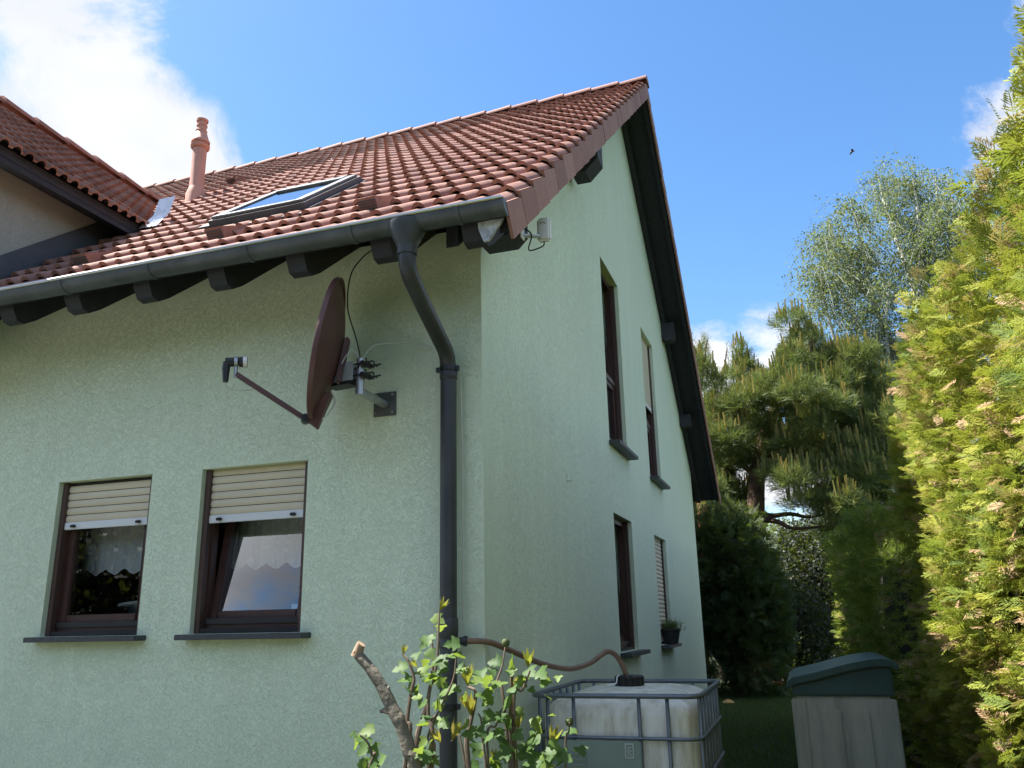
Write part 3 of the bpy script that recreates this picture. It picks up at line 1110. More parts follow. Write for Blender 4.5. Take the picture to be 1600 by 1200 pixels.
def window(kind, a, b, z0, z1, shutter, tilt=0.0, transom=None, wall='front', rev=0.035):
    """u runs along the wall, v up, w into the house"""
    if wall == 'front':
        T = lambda u, v, w: Vector((a + u, w, z0 + v))
    else:
        T = lambda u, v, w: Vector((-w, a + u, z0 + v))
    W, H = b - a, z1 - z0

    def bx(mb, u0, u1, v0, v1, w0, w1, sl=0.0, vb=0.0):
        k = lambda u, v, w: T(u, v, w + sl * (v - vb))
        mb.hexa([k(u0, v0, w0), k(u1, v0, w0), k(u1, v0, w1), k(u0, v0, w1), k(u0, v1, w0), k(u1, v1, w0), k(u1, v1, w1), k(u0, v1, w1)])

    f = MB()
    t = 0.055
    w0, w1 = rev + .045, rev + .105
    bx(f, 0.001, t, 0.001, H - .001, w0, w1)
    bx(f, W - t, W - .001, 0.001, H - .001, w0, w1)
    bx(f, t, W - t, 0.001, t, w0, w1 - .002)
    bx(f, t, W - t, H - t, H - .001, w0, w1 - .002)
    win = f.build('window', 'window_brown' if wall == 'front' else 'window_brown', house, bevel=0.004)
    rails = MB()
    bx(rails, 0.002, .042, 0.002, H - .002, rev, rev + .044)
    rails.build('shutter_guide', 'rail_brown', win, bevel=0.003)
    rails = MB()
    bx(rails, W - .042, W - .002, 0.002, H - .002, rev, rev + .044)
    rails.build('shutter_guide', 'rail_brown', win, bevel=0.003)
    # drip rail under the sash
    d = MB()
    bx(d, t, W - t, t - .001, t + .035, w0 - .012, w0 - .001)
    bx(d, .043, W - .043, 0.003, .03, rev + .004, w0 - .001)
    d.build('drip_rail', 'frame_dark', win, bevel=0.002)
    # sashes
    parts = [(t - .012, H - t + .012)]
    if transom:
        parts = [(t - .012, transom - .022), (transom + .022, H - t + .012)]
        tr = MB()
        bx(tr, t, W - t, transom - .03, transom + .03, w0 - .002, w1 - .004)
        tr.build('transom', 'window_brown', win, bevel=0.003)
    for k, (v0, v1) in enumerate(parts):
        v0 += .03 if k == 0 else 0
        sl = math.tan(tilt) if (k == len(parts) - 1) else 0.0
        s = MB()
        st = 0.062
        u0, u1 = t - .010, W - t + .010
        s0, s1 = (w0 + .012, w1 + .012)
        if sl: s0, s1 = w0 + .03, w1 + .03
        bx(s, u0, u0 + st, v0, v1, s0, s1, sl, v0)
        bx(s, u1 - st, u1, v0, v1, s0, s1, sl, v0)
        bx(s, u0 + st, u1 - st, v0, v0 + st, s0, s1 - .002, sl, v0)
        bx(s, u0 + st, u1 - st, v1 - st, v1, s0, s1 - .002, sl, v0)
        s.build('sash', 'window_brown', win, bevel=0.006)
        p = MB()
        wm = s0 + .02
        kk = lambda u, v: T(u, v, wm + sl * (v - v0))
        p.face([kk(u0 + st, v0 + st), kk(u1 - st, v0 + st), kk(u1 - st, v1 - st), kk(u0 + st, v1 - st)])
        p.build('pane', 'window_glass', win)
        if sl:
            hd = MB()
            bx(hd, u0 + .02, u0 + .04, v0 + (v1 - v0) * .45, v0 + (v1 - v0) * .62, s1 + .0, s1 + .03, sl, v0)
            hd.build('window_handle', 'white_plastic', win)
    # roller shutter slats
    if shutter:
        pitch = 0.0505 if wall == 'front' else 0.052
        n = int(round((shutter - .05) / pitch))
        vb = H - shutter
        bar_h = 0.050
        e = MB()
        bx(e, .040, W - .040, vb, vb + bar_h, rev + .014, rev + .028)
        e.build('shutter_bar', 'shutter_white', win, bevel=0.003)
        if vb > 0.1:
            for uu in (.11, W - .13):
                q = MB()
                bx(q, uu, uu + .034, vb + .012, vb + .03, rev - .012, rev + .013)
                q.build('shutter_stop', 'black_plastic', win, bevel=0.004)
        for i in range(n):
            v0 = vb + bar_h + .002 + pitch * i
            if v0 > H - .004: break
            top = min(pitch - .004, H - v0 - .001)
            rows = []
            for uu in (.0415, W - .0415):
                rows.append([T(uu, v0 + top * q, rev + .030 - .012 * math.sin(math.pi * min(1, .12 + .8 * q))) for q in (0, .2, .45, .7, .9, 1.0)])
            sl_ = MB()
            sl_.grid(rows)
            sl_.build('shutter_slat', 'shutter_beige', win)
        bk = MB()
        bx(bk, .043, W - .043, vb + .01, H - .003, rev + .034, rev + .042)
        bk.build('shutter_joint', 'frame_dark', win)
    # sill
    s = MB()
    if wall == 'front':
        bx(s, -.03, W + .075, -.034, -.002, -.10, rev + .003)
    else:
        bx(s, -.03, W + .05, -.04, -.002, -.11, rev + .003)
    s.build('sill', 'slate_sill', win, bevel=0.003)
    return win


w1 = window('front', *WIN_F[0], shutter=0.325)
w2 = window('front', *WIN_F[1], shutter=0.345, tilt=rad(9.5))
w1['label'] = 'window with closed sash, half-lowered beige shutter and lace inside'
w2['label'] = 'window with sash tilted inward under a half-lowered beige shutter'
w3 = window('gable', *WIN_G[0], shutter=0.0, transom=0.80, wall='gable', rev=0.04, tilt=rad(6))
w4 = window('gable', *WIN_G[1], shutter=0.98, transom=0.80, wall='gable', rev=0.04)
w5 = window('gable', *WIN_G[2], shutter=0.0, wall='gable', rev=0.04, tilt=rad(5))
w6 = window('gable', *WIN_G[3], shutter=1.285, wall='gable', rev=0.04)
w3['label'] = 'tall upstairs window with open shutter and tilted upper sash'
w4['label'] = 'tall upstairs window half covered by its beige shutter'
w5['label'] = 'ground floor gable window with dark panes and no shutter down'
w6['label'] = 'ground floor gable window fully covered by its beige shutter'
MB().box((0.001, 1.852, 2.645), (0.004, 1.872, 2.70)).box((0.004, 1.855, 2.645), (0.04, 1.869, 2.652)).box(
    (0.036, 1.850, 2.652), (0.041, 1.874, 2.68)).build('wall_hook', 'green_render', house)

# ================================================================== DORMER
XW = -3.60
XW2 = 2 * X_DR - XW
YF = -0.45
dm = MB()


def dz_under(x):
    return dormer_z(x) - 0.16


y_in = lambda z: Y_RIDGE - (Z_RIDGE - z) / SLOPE          # where height z meets the main slope
for xw in (XW, XW2):
    dm.face([(xw, YF, zr(YF) - .25), (xw, YF, dz_under(XW)), (xw, y_in(dz_under(XW)) + .3, dz_under(XW))])
dm.face([(XW, YF, 3.4), (XW2, YF, 3.4), (XW2, YF, dz_under(XW)), (X_DR, YF, dz_under(X_DR)), (XW, YF, dz_under(XW))])
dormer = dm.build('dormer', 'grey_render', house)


def dslab(x0, x1, top, bot, y0, mat, name):
    """sloping slab running back into the main roof"""
    mb = MB()
    ya0, ya1 = y_in(dormer_z(x0)) + .25, y_in(dormer_z(x1)) + .25
    mb.hexa([(x0, y0, dormer_z(x0) + bot), (x1, y0, dormer_z(x1) + bot), (x1, ya1, dormer_z(x1) + bot), (x0, ya0, dormer_z(x0) + bot),
             (x0, y0, dormer_z(x0) + top), (x1, y0, dormer_z(x1) + top), (x1, ya1, dormer_z(x1) + top), (x0, ya0, dormer_z(x0) + top)])
    return mb.build(name, mat, dormer)


X_E2 = 2 * X_DR - EXX
dslab(EXX - .03, X_DR, -.07, -.14, EYY + .05, 'dark_wood', 'dormer_roof')
dslab(X_DR, X_E2 + .03, -.07, -.14, EYY + .05, 'dark_wood', 'dormer_roof')
# boxed eave under the dormer's right edge
eb = MB()
eb.hexa([(XW + .002, EYY + .06, dormer_z(XW) - .30), (EXX - .02, EYY + .06, dormer_z(EXX) - .17), (EXX - .02, y_in(dormer_z(EXX)) - .1, dormer_z(EXX) - .17), (XW + .002, y_in(dormer_z(XW)) - .3, dormer_z(XW) - .30),
         (XW + .002, EYY + .06, dormer_z(XW) - .142), (EXX - .035, EYY + .06, dormer_z(EXX - .035) - .142), (EXX - .035, y_in(dormer_z(EXX)) + .1, dormer_z(EXX - .035) - .142), (XW + .002, y_in(dormer_z(XW)) - .1, dormer_z(XW) - .142)])
eb.build('dormer_eave', 'dark_wood', dormer)
fl_ = MB()
ya, yb = -.45, y_in(4.9)
fl_.hexa([(XW + .003, ya, zr(ya) - .1), (XW + .03, ya, zr(ya) - .1), (XW + .03, yb, zr(yb) - .1), (XW + .003, yb, zr(yb) - .1),
          (XW + .003, ya, zr(ya) + .21), (XW + .012, ya, zr(ya) + .21), (XW + .012, yb, zr(yb) + .21), (XW + .003, yb, zr(yb) + .21)])
fl_.build('wall_flashing', 'dark_flashing', dormer)
# dormer tiles: columns run along Y, rows climb towards the dormer ridge
aD = math.atan(0.84)
VD = Vector((-math.cos(aD), 0, math.sin(aD)))
ND = Vector((math.sin(aD), 0, math.cos(aD)))
UD = Vector((0, 1, 0))
M_D = Matrix(((UD.x, VD.x, ND.x), (UD.y, VD.y, ND.y), (UD.z, VD.z, ND.z))).to_4x4()
dt = []
DS = 0.76
for r in range(11):
    for c in range(-1, 22):
        base = Vector((EXX + .055, 0, EZZ - .046)) + VD * (GAUGE * DS * r)
        base.y = EYY + COVER * DS * (c + 1.5)
        if base.y > y_in(base.z) + .22: continue
        if base.x < X_DR + .05: continue
        dt.append(Matrix.Translation(base) @ M_D @ Matrix.Scale(DS, 4) @ Matrix.Rotation(random.gauss(0, .006), 4, 'Z'))
field('dormer_tile_field', TILE, dt, 'roof_clay', dormer)
M_D2 = Matrix.Translation((X_DR, 0, 0)) @ Matrix.Scale(-1, 4, (1, 0, 0)) @ Matrix.Translation((-X_DR, 0, 0))
field('dormer_back_tiles', TILE, [M_D2 @ q for q in dt], 'roof_clay', dormer)
for k in range(10):
    y = EYY + .375 * k
    if y > 2.6: break
    o = link('ridge_tile', RIDGE, dormer)
    o.location = (X_DR, y, dormer_z(X_DR) - .01)
    o.rotation_euler = (0, 0, -math.pi / 2)
# pleated bright flashing strip at the foot of the valley
vf = MB()
rows = []
for i in range(15):
    t = i / 14
    x = EXX - .02 + .17 * t
    bz = .010 * (i % 2)
    rows.append([Vector((x - .05 * (1 - t), .66 - bz, zr(.66) + .035)), Vector((x, .73 - bz, zr(.73) + .08)), Vector((x + .02, .77 - bz, 5.02)), Vector((x + .04, .80 - bz, 5.19)), Vector((x + .045, .86, 5.20))])
vf.grid(rows, smooth=False)
vf.build('valley_flashing', 'lead_white', dormer)

# ================================================================== LACE CURTAINS AND SILL THINGS


def curtain(a, b, ztop, zbot, y, label, drop=0.05, scal=5):
    t = thing('lace_curtain', label, 'curtain', ((a + b) / 2, y, ztop), 'lace valances in the front windows')
    rows = []
    nu = 64
    for j in range(10):
        row = []
        for i in range(nu + 1):
            u = i / nu
            s = (u * scal) % 1
            zb = zbot - drop * abs(math.sin(math.pi * u * scal)) ** 0.7
            z = ztop + (zb - ztop) * j / 9
            row.append(Vector((a + (b - a) * u, y + .016 * math.sin(2 * math.pi * u * scal) * (.4 + .6 * j / 9) + .006 * math.sin(17 * u * scal), z)))
        rows.append(row)
    MB().grid(rows).build('fabric', 'lace', t)
    MB().tube(rows[-1], .0045, 5).build('hem', 'lace_hem', t)
    MB().tube([(a - .03, y, ztop + .01), (b + .03, y, ztop + .01)], .008, 6).build('curtain_rod', 'white_plastic', t)
    fl = MB()
    for k in range(scal):
        u = (k + .5) / scal
        cx = a + (b - a) * u
        for q in range(3):
            zz = zbot - .005 + .07 * q
            fl.lathe((cx + (.012 if q % 2 else -.008), y - .022, zz), (0, -1, 0), [(0, .012 - .002 * q), (.002, .013 - .002 * q)], 8)
    fl.build('embroidery', 'lace_hem', t)
    return t


curtain(-3.26, -2.44, 2.55, 2.02, 0.30, 'white lace valance with scalloped hem behind the closed left window pane')
curtain(-2.02, -1.24, 2.55, 2.02, 0.42, 'white lace valance with scalloped hem behind the tilted right window sash')
t = thing('drying_rack', 'white rimmed dish rack on the sill behind the closed left window', 'dish rack', (-2.60, .33, 1.62))
MB().lathe((-2.62, .36, 1.61), (0, 0, 1), [(0, .09), (.15, .10)], 20).build('basin', 'steel_dark', t)
MB().tube([(-2.62 + .20 * math.cos(q), .36 + .10 * math.sin(q), 1.775 + .015 * math.cos(q)) for q in np.linspace(0, 2 * math.pi, 28)], .011, 8).build('rim', 'white_plastic', t)
t = thing('white_rectangle', 'small white upright rectangle inside the tilted right window', 'card', (-1.36, .30, 1.66))
MB().box((-1.42, .300, 1.655), (-1.31, .304, 1.735)).build('sheet', 'flat_white', t)  # thin white rectangle behind the sash
t = thing('flower_pot', 'black tapered flower pot with low green plant on gable window sill', 'flower pot', (0.045, 6.45, 1.294))
MB().lathe((0.045, 6.42, 1.294), (0, 0, 1), [(0, .085), (.15, .115), (.155, .125), (.18, .125), (.182, .11), (.165, .105)], 16).build('pot', 'pot_black', t)

# ================================================================== SATELLITE DISH
S0 = Vector((-0.806, -0.42, 3.134))
dish = thing('satellite_dish', 'maroon satellite dish on a galvanised wall arm', 'satellite dish', (-0.633, -0.01, 2.885))
nrm_d = Vector((-0.90, -0.40, 0.16)).normalized()        # where the bowl looks
side = Vector((0, 0, 1)).cross(nrm_d).normalized()
upd = nrm_d.cross(side).normalized()
rx, ry = 0.355, 0.415
rows, rows_b = [], []
for k in range(9):
    q = k / 8
    dep = 0.085 * (1 - q * q)
    rows.append([S0 + side * (rx * q * math.cos(t)) + upd * (ry * q * math.sin(t)) - nrm_d * dep for t in np.linspace(0, 2 * math.pi, 48, endpoint=False)])
    rows_b.append([p - nrm_d * .006 for p in rows[-1]])
rim = [[S0 + side * ((rx + a_) * math.cos(t)) + upd * ((ry + a_) * math.sin(t)) + nrm_d * b_ for t in np.linspace(0, 2 * math.pi, 48, endpoint=False)]
       for a_, b_ in ((0, 0), (.012, .008), (.018, 0), (.018, -.022), (.008, -.024), (0, -.006))]
rf = MB()
rf.grid(rows[::-1], closed=True)
rf.grid(rows_b, closed=True)
rf.build('reflector', 'dish_red', dish)
MB().grid(rim, closed=True).build('rim', 'dish_red', dish)
# stiffening plate behind
bk = S0 - nrm_d * .095 - upd * .03
pl_ = MB()
pl_.hexa([bk + side * a_ + upd * b_ - nrm_d * c_ for c_ in (0, .03) for a_, b_ in ((-.036, -.16), (.036, -.16), (.036, .12), (-.036, .12))])
pl_.build('back_plate', 'dish_red', dish, bevel=.008)
foot = MB()
f0 = S0 - upd * (ry + .0) - nrm_d * .02
foot.hexa([S0 - upd * (ry - .16) - nrm_d * .09 + side * .05, S0 - upd * (ry - .16) - nrm_d * .09 - side * .05, S0 - upd * (ry - .14) - nrm_d * .04 - side * .05, S0 - upd * (ry - .14) - nrm_d * .04 + side * .05,
           f0 - upd * .055 + side * .03 - nrm_d * .03, f0 - upd * .055 - side * .03 - nrm_d * .03, f0 - upd * .02 - side * .03 + nrm_d * .04, f0 - upd * .02 + side * .03 + nrm_d * .04])
foot.build('arm_socket', 'dish_red', dish, bevel=.004)
arm0 = f0 - upd * .02 + nrm_d * .02
arm1 = Vector(at(368, 584, arm0.y - 0.24))
ax = (arm1 - arm0).normalized()
s1 = ax.cross(Vector((0, 0, 1))).normalized()
u1 = s1.cross(ax)
am = MB()
am.hexa([arm0 + s1 * .011 - u1 * .014, arm0 - s1 * .011 - u1 * .014, arm1 - s1 * .011 - u1 * .014, arm1 + s1 * .011 - u1 * .014,
         arm0 + s1 * .011 + u1 * .014, arm0 - s1 * .011 + u1 * .014, arm1 - s1 * .011 + u1 * .014, arm1 + s1 * .011 + u1 * .014])
am.build('feed_arm', 'dish_red', dish, bevel=.003)
MB().tube([arm0 + ax * .03 - s1 * .03, arm0 + ax * .03 + s1 * .03], .026, 10).build('arm_bolt', 'black_plastic', dish)
L0 = arm1 + Vector((0, 0, .065)) + ax * .005
look = (S0 - nrm_d * .04 - L0).normalized()
lh = Vector((look.x, look.y, look.z * .35)).normalized()
ln = MB()
ln.lathe(L0 - lh * .055, lh, [(0, .022), (.005, .026), (.045, .026), (.05, .018), (.07, .018), (.075, .028), (.095, .03)], 14)
ln.tube([L0 - lh * .045, L0 - lh * .048 - Vector((0, 0, .04)), L0 - lh * .046 - Vector((0, 0, .115))], [.022, .022, .015], 10)
ln.build('receiver', 'black_plastic', dish)
MB().lathe(L0 + lh * .041, lh, [(0, .031), (.02, .033), (.024, .028), (.026, .01)], 14).build('receiver_cap', 'white_plastic', dish)
hl = MB()
hl.tube([L0 + Vector((0, 0, .032)) + lh * .005, L0 + lh * .005 - Vector((0, 0, .03)), arm1 - Vector((0, 0, .02))], .010, 6)
hl.lathe(L0 - lh * .006, lh, [(0, .029), (.018, .029)], 14)
hl.build('receiver_clamp', 'galvanised', dish)
cb = curve_pts([L0 - lh * .046 - Vector((0, 0, .115)), L0 - lh * .03 - Vector((0, 0, .155)), L0 + lh * .05 - Vector((0, 0, .165)), arm1 - ax * .13 - Vector((0, 0, .012))], 6)
MB().tube(cb, .0035, 5).build('cable', 'cable_white', dish)
# mast, wall arm and wall plate
MX, MY = -0.615, -0.35
MB().tube([(MX, MY, 2.862), (MX, MY, 3.074)], .024, 14).build('mast', 'galvanised', dish)
MB().tube([(MX - .004, MY - .01, 2.885), (-0.628, -0.02, 2.885)], .024, 14).build('wall_arm', 'galvanised', dish)
wp = MB()
wp.box((-.705, -.012, 2.815), (-.557, -.001, 2.962))
wp.lathe((-0.628, -.03, 2.885), (0, 1, 0), [(0, .034), (.018, .034)], 14)
wp.build('wall_plate', 'steel_dark', dish)
bl = MB()
for dx, dzz in ((-.058, .055), (.055, .055), (-.058, -.055), (.055, -.055)):
    bl.lathe((-.631 + dx, -.02, 2.8885 + dzz), (0, 1, 0), [(0, .009), (.009, .009)], 6)
bl.build('wall_bolt', 'galvanised', dish)
# side plates of the tilt bracket and their bolts
bc = Vector((MX, MY, 3.0))
q0 = bc + Vector((-.03, -.03, 0))
q1 = bk - nrm_d * .03
hz = Vector((q1.x - q0.x, q1.y - q0.y, 0)).normalized()
hs_ = Vector((0, 0, 1)).cross(hz)
for sg in (-1, 1):
    o_ = hs_ * (.042 * sg)
    ln_ = (q1 - q0).length + .075
    prof = [Vector((0, 0, -.055)), Vector((0, 0, .055))] + [hz * (ln_ - .02) + (hz * math.cos(t) + Vector((0, 0, 1)) * math.sin(t)) * .055 for t in np.linspace(math.pi / 2, -math.pi / 2, 9)]
    MB().prism([bc + o_ + hz * .02 + p for p in prof], hs_ * (.005 * sg)).build('bracket_plate', 'plate_grey', dish)
MB().hexa([bc + hz * .05 + hs_ * a_ + Vector((0, 0, b_)) + hz * c_ for b_ in (-.075, -.057) for a_, c_ in ((-.045, 0), (.045, 0), (.045, .16), (-.045, .16))]).build('bracket_base', 'frame_dark', dish)
for zz in (.035, -.032):
    for sg in (-1, 1):
        b = MB()
        s_ = bc + hs_ * (.036 * sg) + Vector((0, 0, zz))
        b.tube([s_ + hz * .07, s_ - hz * .115], .005, 6)
        b.lathe(s_ - hz * .055, hz, [(0, .011), (.014, .011)], 6)
        for k in range(3):
            t = k * 2.1 + sg
            b.tube([s_ - hz * .07, s_ - hz * .075 + hs_ * (.024 * math.cos(t)) + Vector((0, 0, .024 * math.sin(t)))], .0045, 5)
        b.build('clamp_bolt', 'black_plastic', dish)
    MB().hexa([bc - hz * .03 + hs_ * a_ + Vector((0, 0, zz + b_)) - hz * c_ for b_ in (-.013, .013) for a_, c_ in ((-.045, 0), (.045, 0), (.045, .02), (-.045, .02))]).build('mast_clamp', 'frame_dark', dish)
top = Vector((MX, MY, 3.074))
k1 = curve_pts([top - Vector((0, 0, .06)) + Vector((.0, -.026, 0)), top + Vector((.0, -.01, .01)), at(556, 528, -.30), at(543, 480, -.24), at(548, 430, -.2), at(566, 403, -.12), at(582, 390, -.06)], 6)
MB().tube(k1, .0042, 5).build('cable', 'black_plastic', dish)
k2 = curve_pts([top + Vector((0, 0, -.01)), at(583, 541, -.28), at(610, 536, -.18), at(645, 538, -.05), at(676, 545, -.012)], 6)
MB().tube(k2, .0042, 5).build('cable', 'cable_white', dish)
for d_ in (0, .012):
    k3 = curve_pts([top + Vector((-.005, 0, -.02 + d_)), at(553, 549 - d_ * 300, -.36), at(541, 556, -.40), at(534, 568, -.44)], 5)
    MB().tube(k3, .0036, 5).build('cable', 'cable_white', dish)
for d_ in (0, .02):
    k4 = curve_pts([at(519, 612, -.42), at(522 + d_ * 100, 628, -.42), at(514, 645, -.44), at(503, 655, -.46)], 5)
    MB().tube(k4, .0036, 5).build('cable', 'cable_white', dish)
kc = [(DX + .045, -.05, 2.99), (DX + .049, -.045, 2.5), (DX + .051, -.045, 1.9), (DX + .05, -.045, 1.62)]
tag(MB().tube(kc, .0038, 5).build('coaxial_cable', 'cable_white'), 'thin pale cable running down beside the grey downpipe', 'cable')

# ================================================================== WIRELESS ANTENNA
ant = thing('wireless_antenna', 'white box antenna on a bracket beside the eave', 'antenna', (0.42, 0.03, 3.98))
c0, c1 = at(842, 381, 0.10), at(860, 342, 0.10)
ax0, ax1, az0, az1 = c0.x, c1.x + .004, c0.z, c1.z
hb = MB()
hb.box((ax0, 0.06, az0), (ax1, 0.105, az1))
hb.build('housing', 'white_plastic', ant, bevel=.012)
MB().tube([((ax0 + ax1) / 2 - .018, .058, az1 - .040), ((ax0 + ax1) / 2 - .008, .058, az1 - .034), ((ax0 + ax1) / 2 + .006, .058, az1 - .037), ((ax0 + ax1) / 2 + .016, .058, az1 - .046)], .003, 5).build('emblem', 'mark_grey', ant)
bt = MB()
bt.box((0.301, -.135, 3.785), (.309, -.075, 3.885))
bt.build('bracket_plate', 'white_plastic', ant)
MB().hexa([(.309, -.12, 3.80), (.309, -.08, 3.80), (ax0 + .03, .058, az0 + .012), (ax0 + .03, .018, az0 + .012), (.309, -.12, 3.81), (.309, -.08, 3.81), (ax0 + .03, .058, az0 + .022), (ax0 + .03, .018, az0 + .022)]).build('bracket_arm', 'plate_grey', ant)
MB().tube(curve_pts([((ax0 + ax1) / 2, .08, az0 + .004), ((ax0 + ax1) / 2 - .01, .07, az0 - .035), (ax0 - .05, .05, az0 - .055), (.345, -.05, az0 - .01), (.31, -.08, az0 + .03)], 6), .0045, 6).build('cable', 'black_plastic', ant)

# ================================================================== WATER TANK
TX0, TX1, TY0, TY1 = 0.075, 1.045, 0.57, 1.77
ZTOP = 1.178
tank = thing('water_tank', 'white plastic water tank in a grey steel cage beside the gable wall', 'water tank', ((TX0 + TX1) / 2, (TY0 + TY1) / 2, 0))


def rounded_ring(x0, x1, y0, y1, r, z, n=6):
    pts = []
    for cx, cy, a0 in ((x1 - r, y0 + r, -90), (x1 - r, y1 - r, 0), (x0 + r, y1 - r, 90), (x0 + r, y0 + r, 180)):
        for k in range(n + 1):
            t = rad(a0 + 90 * k / n)
            pts.append(Vector((cx + r * math.cos(t), cy + r * math.sin(t), z)))
    return pts


bt = MB()
e = .035
sect = [(.16, .16, e + .03), (.20, .12, e), (.55, .12, e), (1.06, .12, e), (1.105, .11, e + .012), (1.135, .08, e + .055), (1.162, .06, e + .11), (1.182, .06, e + .22), (1.190, .06, e + .36)]
rings = [rounded_ring(TX0 + q, TX1 - q, TY0 + q, TY1 - q, r, z) for z, r, q in sect]
bt.grid(rings, closed=True)
bt.face(rings[-1])
bt.build('tank_body', 'tank_plastic', tank)
cp = MB()
cc = Vector(((TX0 + TX1) / 2 - .02, (TY0 + TY1) / 2 + .02, 1.188))
rows = []
for zz, rr_ in ((0, .078), (.0, .088), (.055, .088), (.065, .080), (.066, .02)):
    rows.append([cc + Vector(((rr_ + (.006 if j % 2 and rr_ > .07 else 0)) * math.cos(2 * math.pi * j / 36), (rr_ + (.006 if j % 2 and rr_ > .07 else 0)) * math.sin(2 * math.pi * j / 36), zz)) for j in range(36)])
cp.grid(rows, closed=True, smooth=False, flip=True)
cp.face(rows[-1])
cp.build('tank_cap', 'black_plastic', tank)
MB().tube(curve_pts([cc + Vector((-.05, -.05, .066)), cc + Vector((-.062, -.078, .06)), cc + Vector((-.07, -.095, .02)), cc + Vector((-.12, -.13, .008))], 5), .005, 5).build('cord', 'lace_hem', tank)


def rail(z, r=.0125, grow=.0):
    ring = rounded_ring(TX0 - grow, TX1 + grow, TY0 - grow, TY1 + grow, .085, z)
    MB().tube(ring + [ring[0]], r, 8, caps=False).build('cage_rail', 'cage_steel', tank)


rail(ZTOP, .0145, .004)
for z in (.955, .735, .515, .295):
    rail(z, .0105)
rail(.16, .016)
for x in (.168, .325, .707, .868):
    MB().tube([(x, TY0 + .012, ZTOP - .012), (x, TY0 + .014, .16)], .0115, 7).build('cage_bar', 'cage_steel', tank)
    MB().tube([(x, TY1 - .012, ZTOP - .012), (x, TY1 - .014, .16)], .0115, 7).build('cage_bar', 'cage_steel', tank)
for y in np.linspace(TY0 + .12, TY1 - .12, 7):
    MB().tube([(TX1 - .012, y, ZTOP - .012), (TX1 - .014, y, .16)], .0115, 7).build('cage_bar', 'cage_steel', tank)
    MB().tube([(TX0 + .012, y, ZTOP - .012), (TX0 + .014, y, .16)], .0115, 7).build('cage_bar', 'cage_steel', tank)
for q in (MB().tube([(TX0 + .15, TY0 + .22, ZTOP + .016), (TX1 - .15, TY0 + .22, ZTOP + .016)], .0, 4),):
    pass
sh = MB()
sh.box((.205, TY0 - .022, .50), (.712, TY0 - .013, .942))
sh.build('label_plate', 'label_sheet', tank, bevel=.003)
for k in range(5):
    MB().box((.20, TY0 - .030, .865 - .028 * k), (.40, TY0 - .022, .876 - .028 * k)).build('plate_rib', 'label_sheet', tank)
fr_ = MB()
fr_.box((.622, TY0 - .027, .925), (.672, TY0 - .022, .932)).box((.622, TY0 - .027, .855), (.672, TY0 - .022, .862))
fr_.box((.622, TY0 - .027, .862), (.628, TY0 - .022, .925)).box((.666, TY0 - .027, .862), (.672, TY0 - .022, .925))
for k in range(5):
    fr_.box((.634, TY0 - .0255, .870 + .010 * k), (.660 - .006 * (k % 2), TY0 - .0222, .874 + .010 * k))
fr_.build('sticker', 'label_frame', tank)
pa = MB()
for y in (TY0, (TY0 + TY1) / 2 - .05, TY1 - .1):
    pa.box((TX0, y, 0.0), (TX1, y + .1, .11))
for k in range(6):
    x = TX0 + k * (TX1 - TX0 - .12) / 5
    pa.box((x, TY0, .112), (x + .12, TY1, .135))
pa.build('pallet', 'wood_pallet', tank)

# ---- hose from the downpipe into the tank cap
hp = [(DX + .085, -.084, 1.505), at(755, 1003, -.01), at(790, 1013, .12), at(820, 1026, .30), at(850, 1038, .48), at(890, 1045, .72), at(922, 1036, .93),
      at(940, 1023, 1.05), at(950, 1018, 1.10), at(960, 1022, 1.14), at(970, 1035, 1.17), cc + Vector((.0, -.01, .03))]
hp[1].x = max(hp[1].x, .02)
tag(MB().tube(curve_pts(hp, 6), .0165, 10).build('garden_hose', 'hose_brown'), 'brown hose looping from the downpipe to the water tank cap', 'hose')

# ================================================================== STORAGE BOX
BX0, BX1, BY0, BY1 = 1.475, 2.245, 2.80, 4.05
box = thing('storage_box', 'beige plastic garden storage box with a curved dark green lid', 'storage box', ((BX0 + BX1) / 2, (BY0 + BY1) / 2, 0))
ZB = 1.00
b = MB()
b.box((BX0 + .03, BY0 + .02, 0), (BX1 - .03, BY1 - .02, ZB))
b.build('body', 'bin_beige', box, bevel=.02)
for x0, x1 in ((BX0 + .005, BX0 + .11), (BX0 + .20, BX0 + .36), (BX0 + .40, BX0 + .56), (BX1 - .13, BX1 - .01)):
    MB().box((x0, BY0 + .0, .06), (x1, BY0 + .0195, ZB - (.02 if x0 < BX0 + .02 or x1 > BX1 - .02 else .10))).build('panel', 'bin_beige', box, bevel=.008)
for k in range(4):
    MB().box((BX0 + .008, BY0 + .10, .10 + .22 * k), (BX0 + .0295, BY1 - .10, .28 + .22 * k)).build('door_panel', 'bin_beige', box, bevel=.006)
sk_ = MB()
sk_.box((BX0 + .02, BY0 + .01, ZB + .002), (BX1 - .02, BY1 - .01, ZB + .10))
sk_.build('lid_skirt', 'bin_green', box, bevel=.01)
prof = []
nx_ = 16
tops = []
for k in range(nx_ + 1):
    t = k / nx_
    s = t * t * (3 - 2 * t)
    tops.append((BX0 - .02 + (BX1 - BX0 + .05) * t, ZB + .135 + .135 * s + .02 * math.sin(math.pi * t) - (.03 * max(0, (t - .85) / .15) ** 2) - (.035 * max(0, (.08 - t) / .08) ** 2)))
under = [(x, z - .055 - .0 * i) for i, (x, z) in enumerate(tops)]
ld = MB()
outl = [Vector((x, BY0 - .025, z)) for x, z in tops] + [Vector((x, BY0 - .025, z)) for x, z in under[::-1]]
ld.prism(outl, (0, BY1 - BY0 + .05, 0))
sk2 = [Vector((x, BY0 + .015, z + .004)) for x, z in under[1:-1]] + [Vector((under[-2][0], BY0 + .015, ZB + .074)), Vector((under[1][0], BY0 + .015, ZB + .074))]
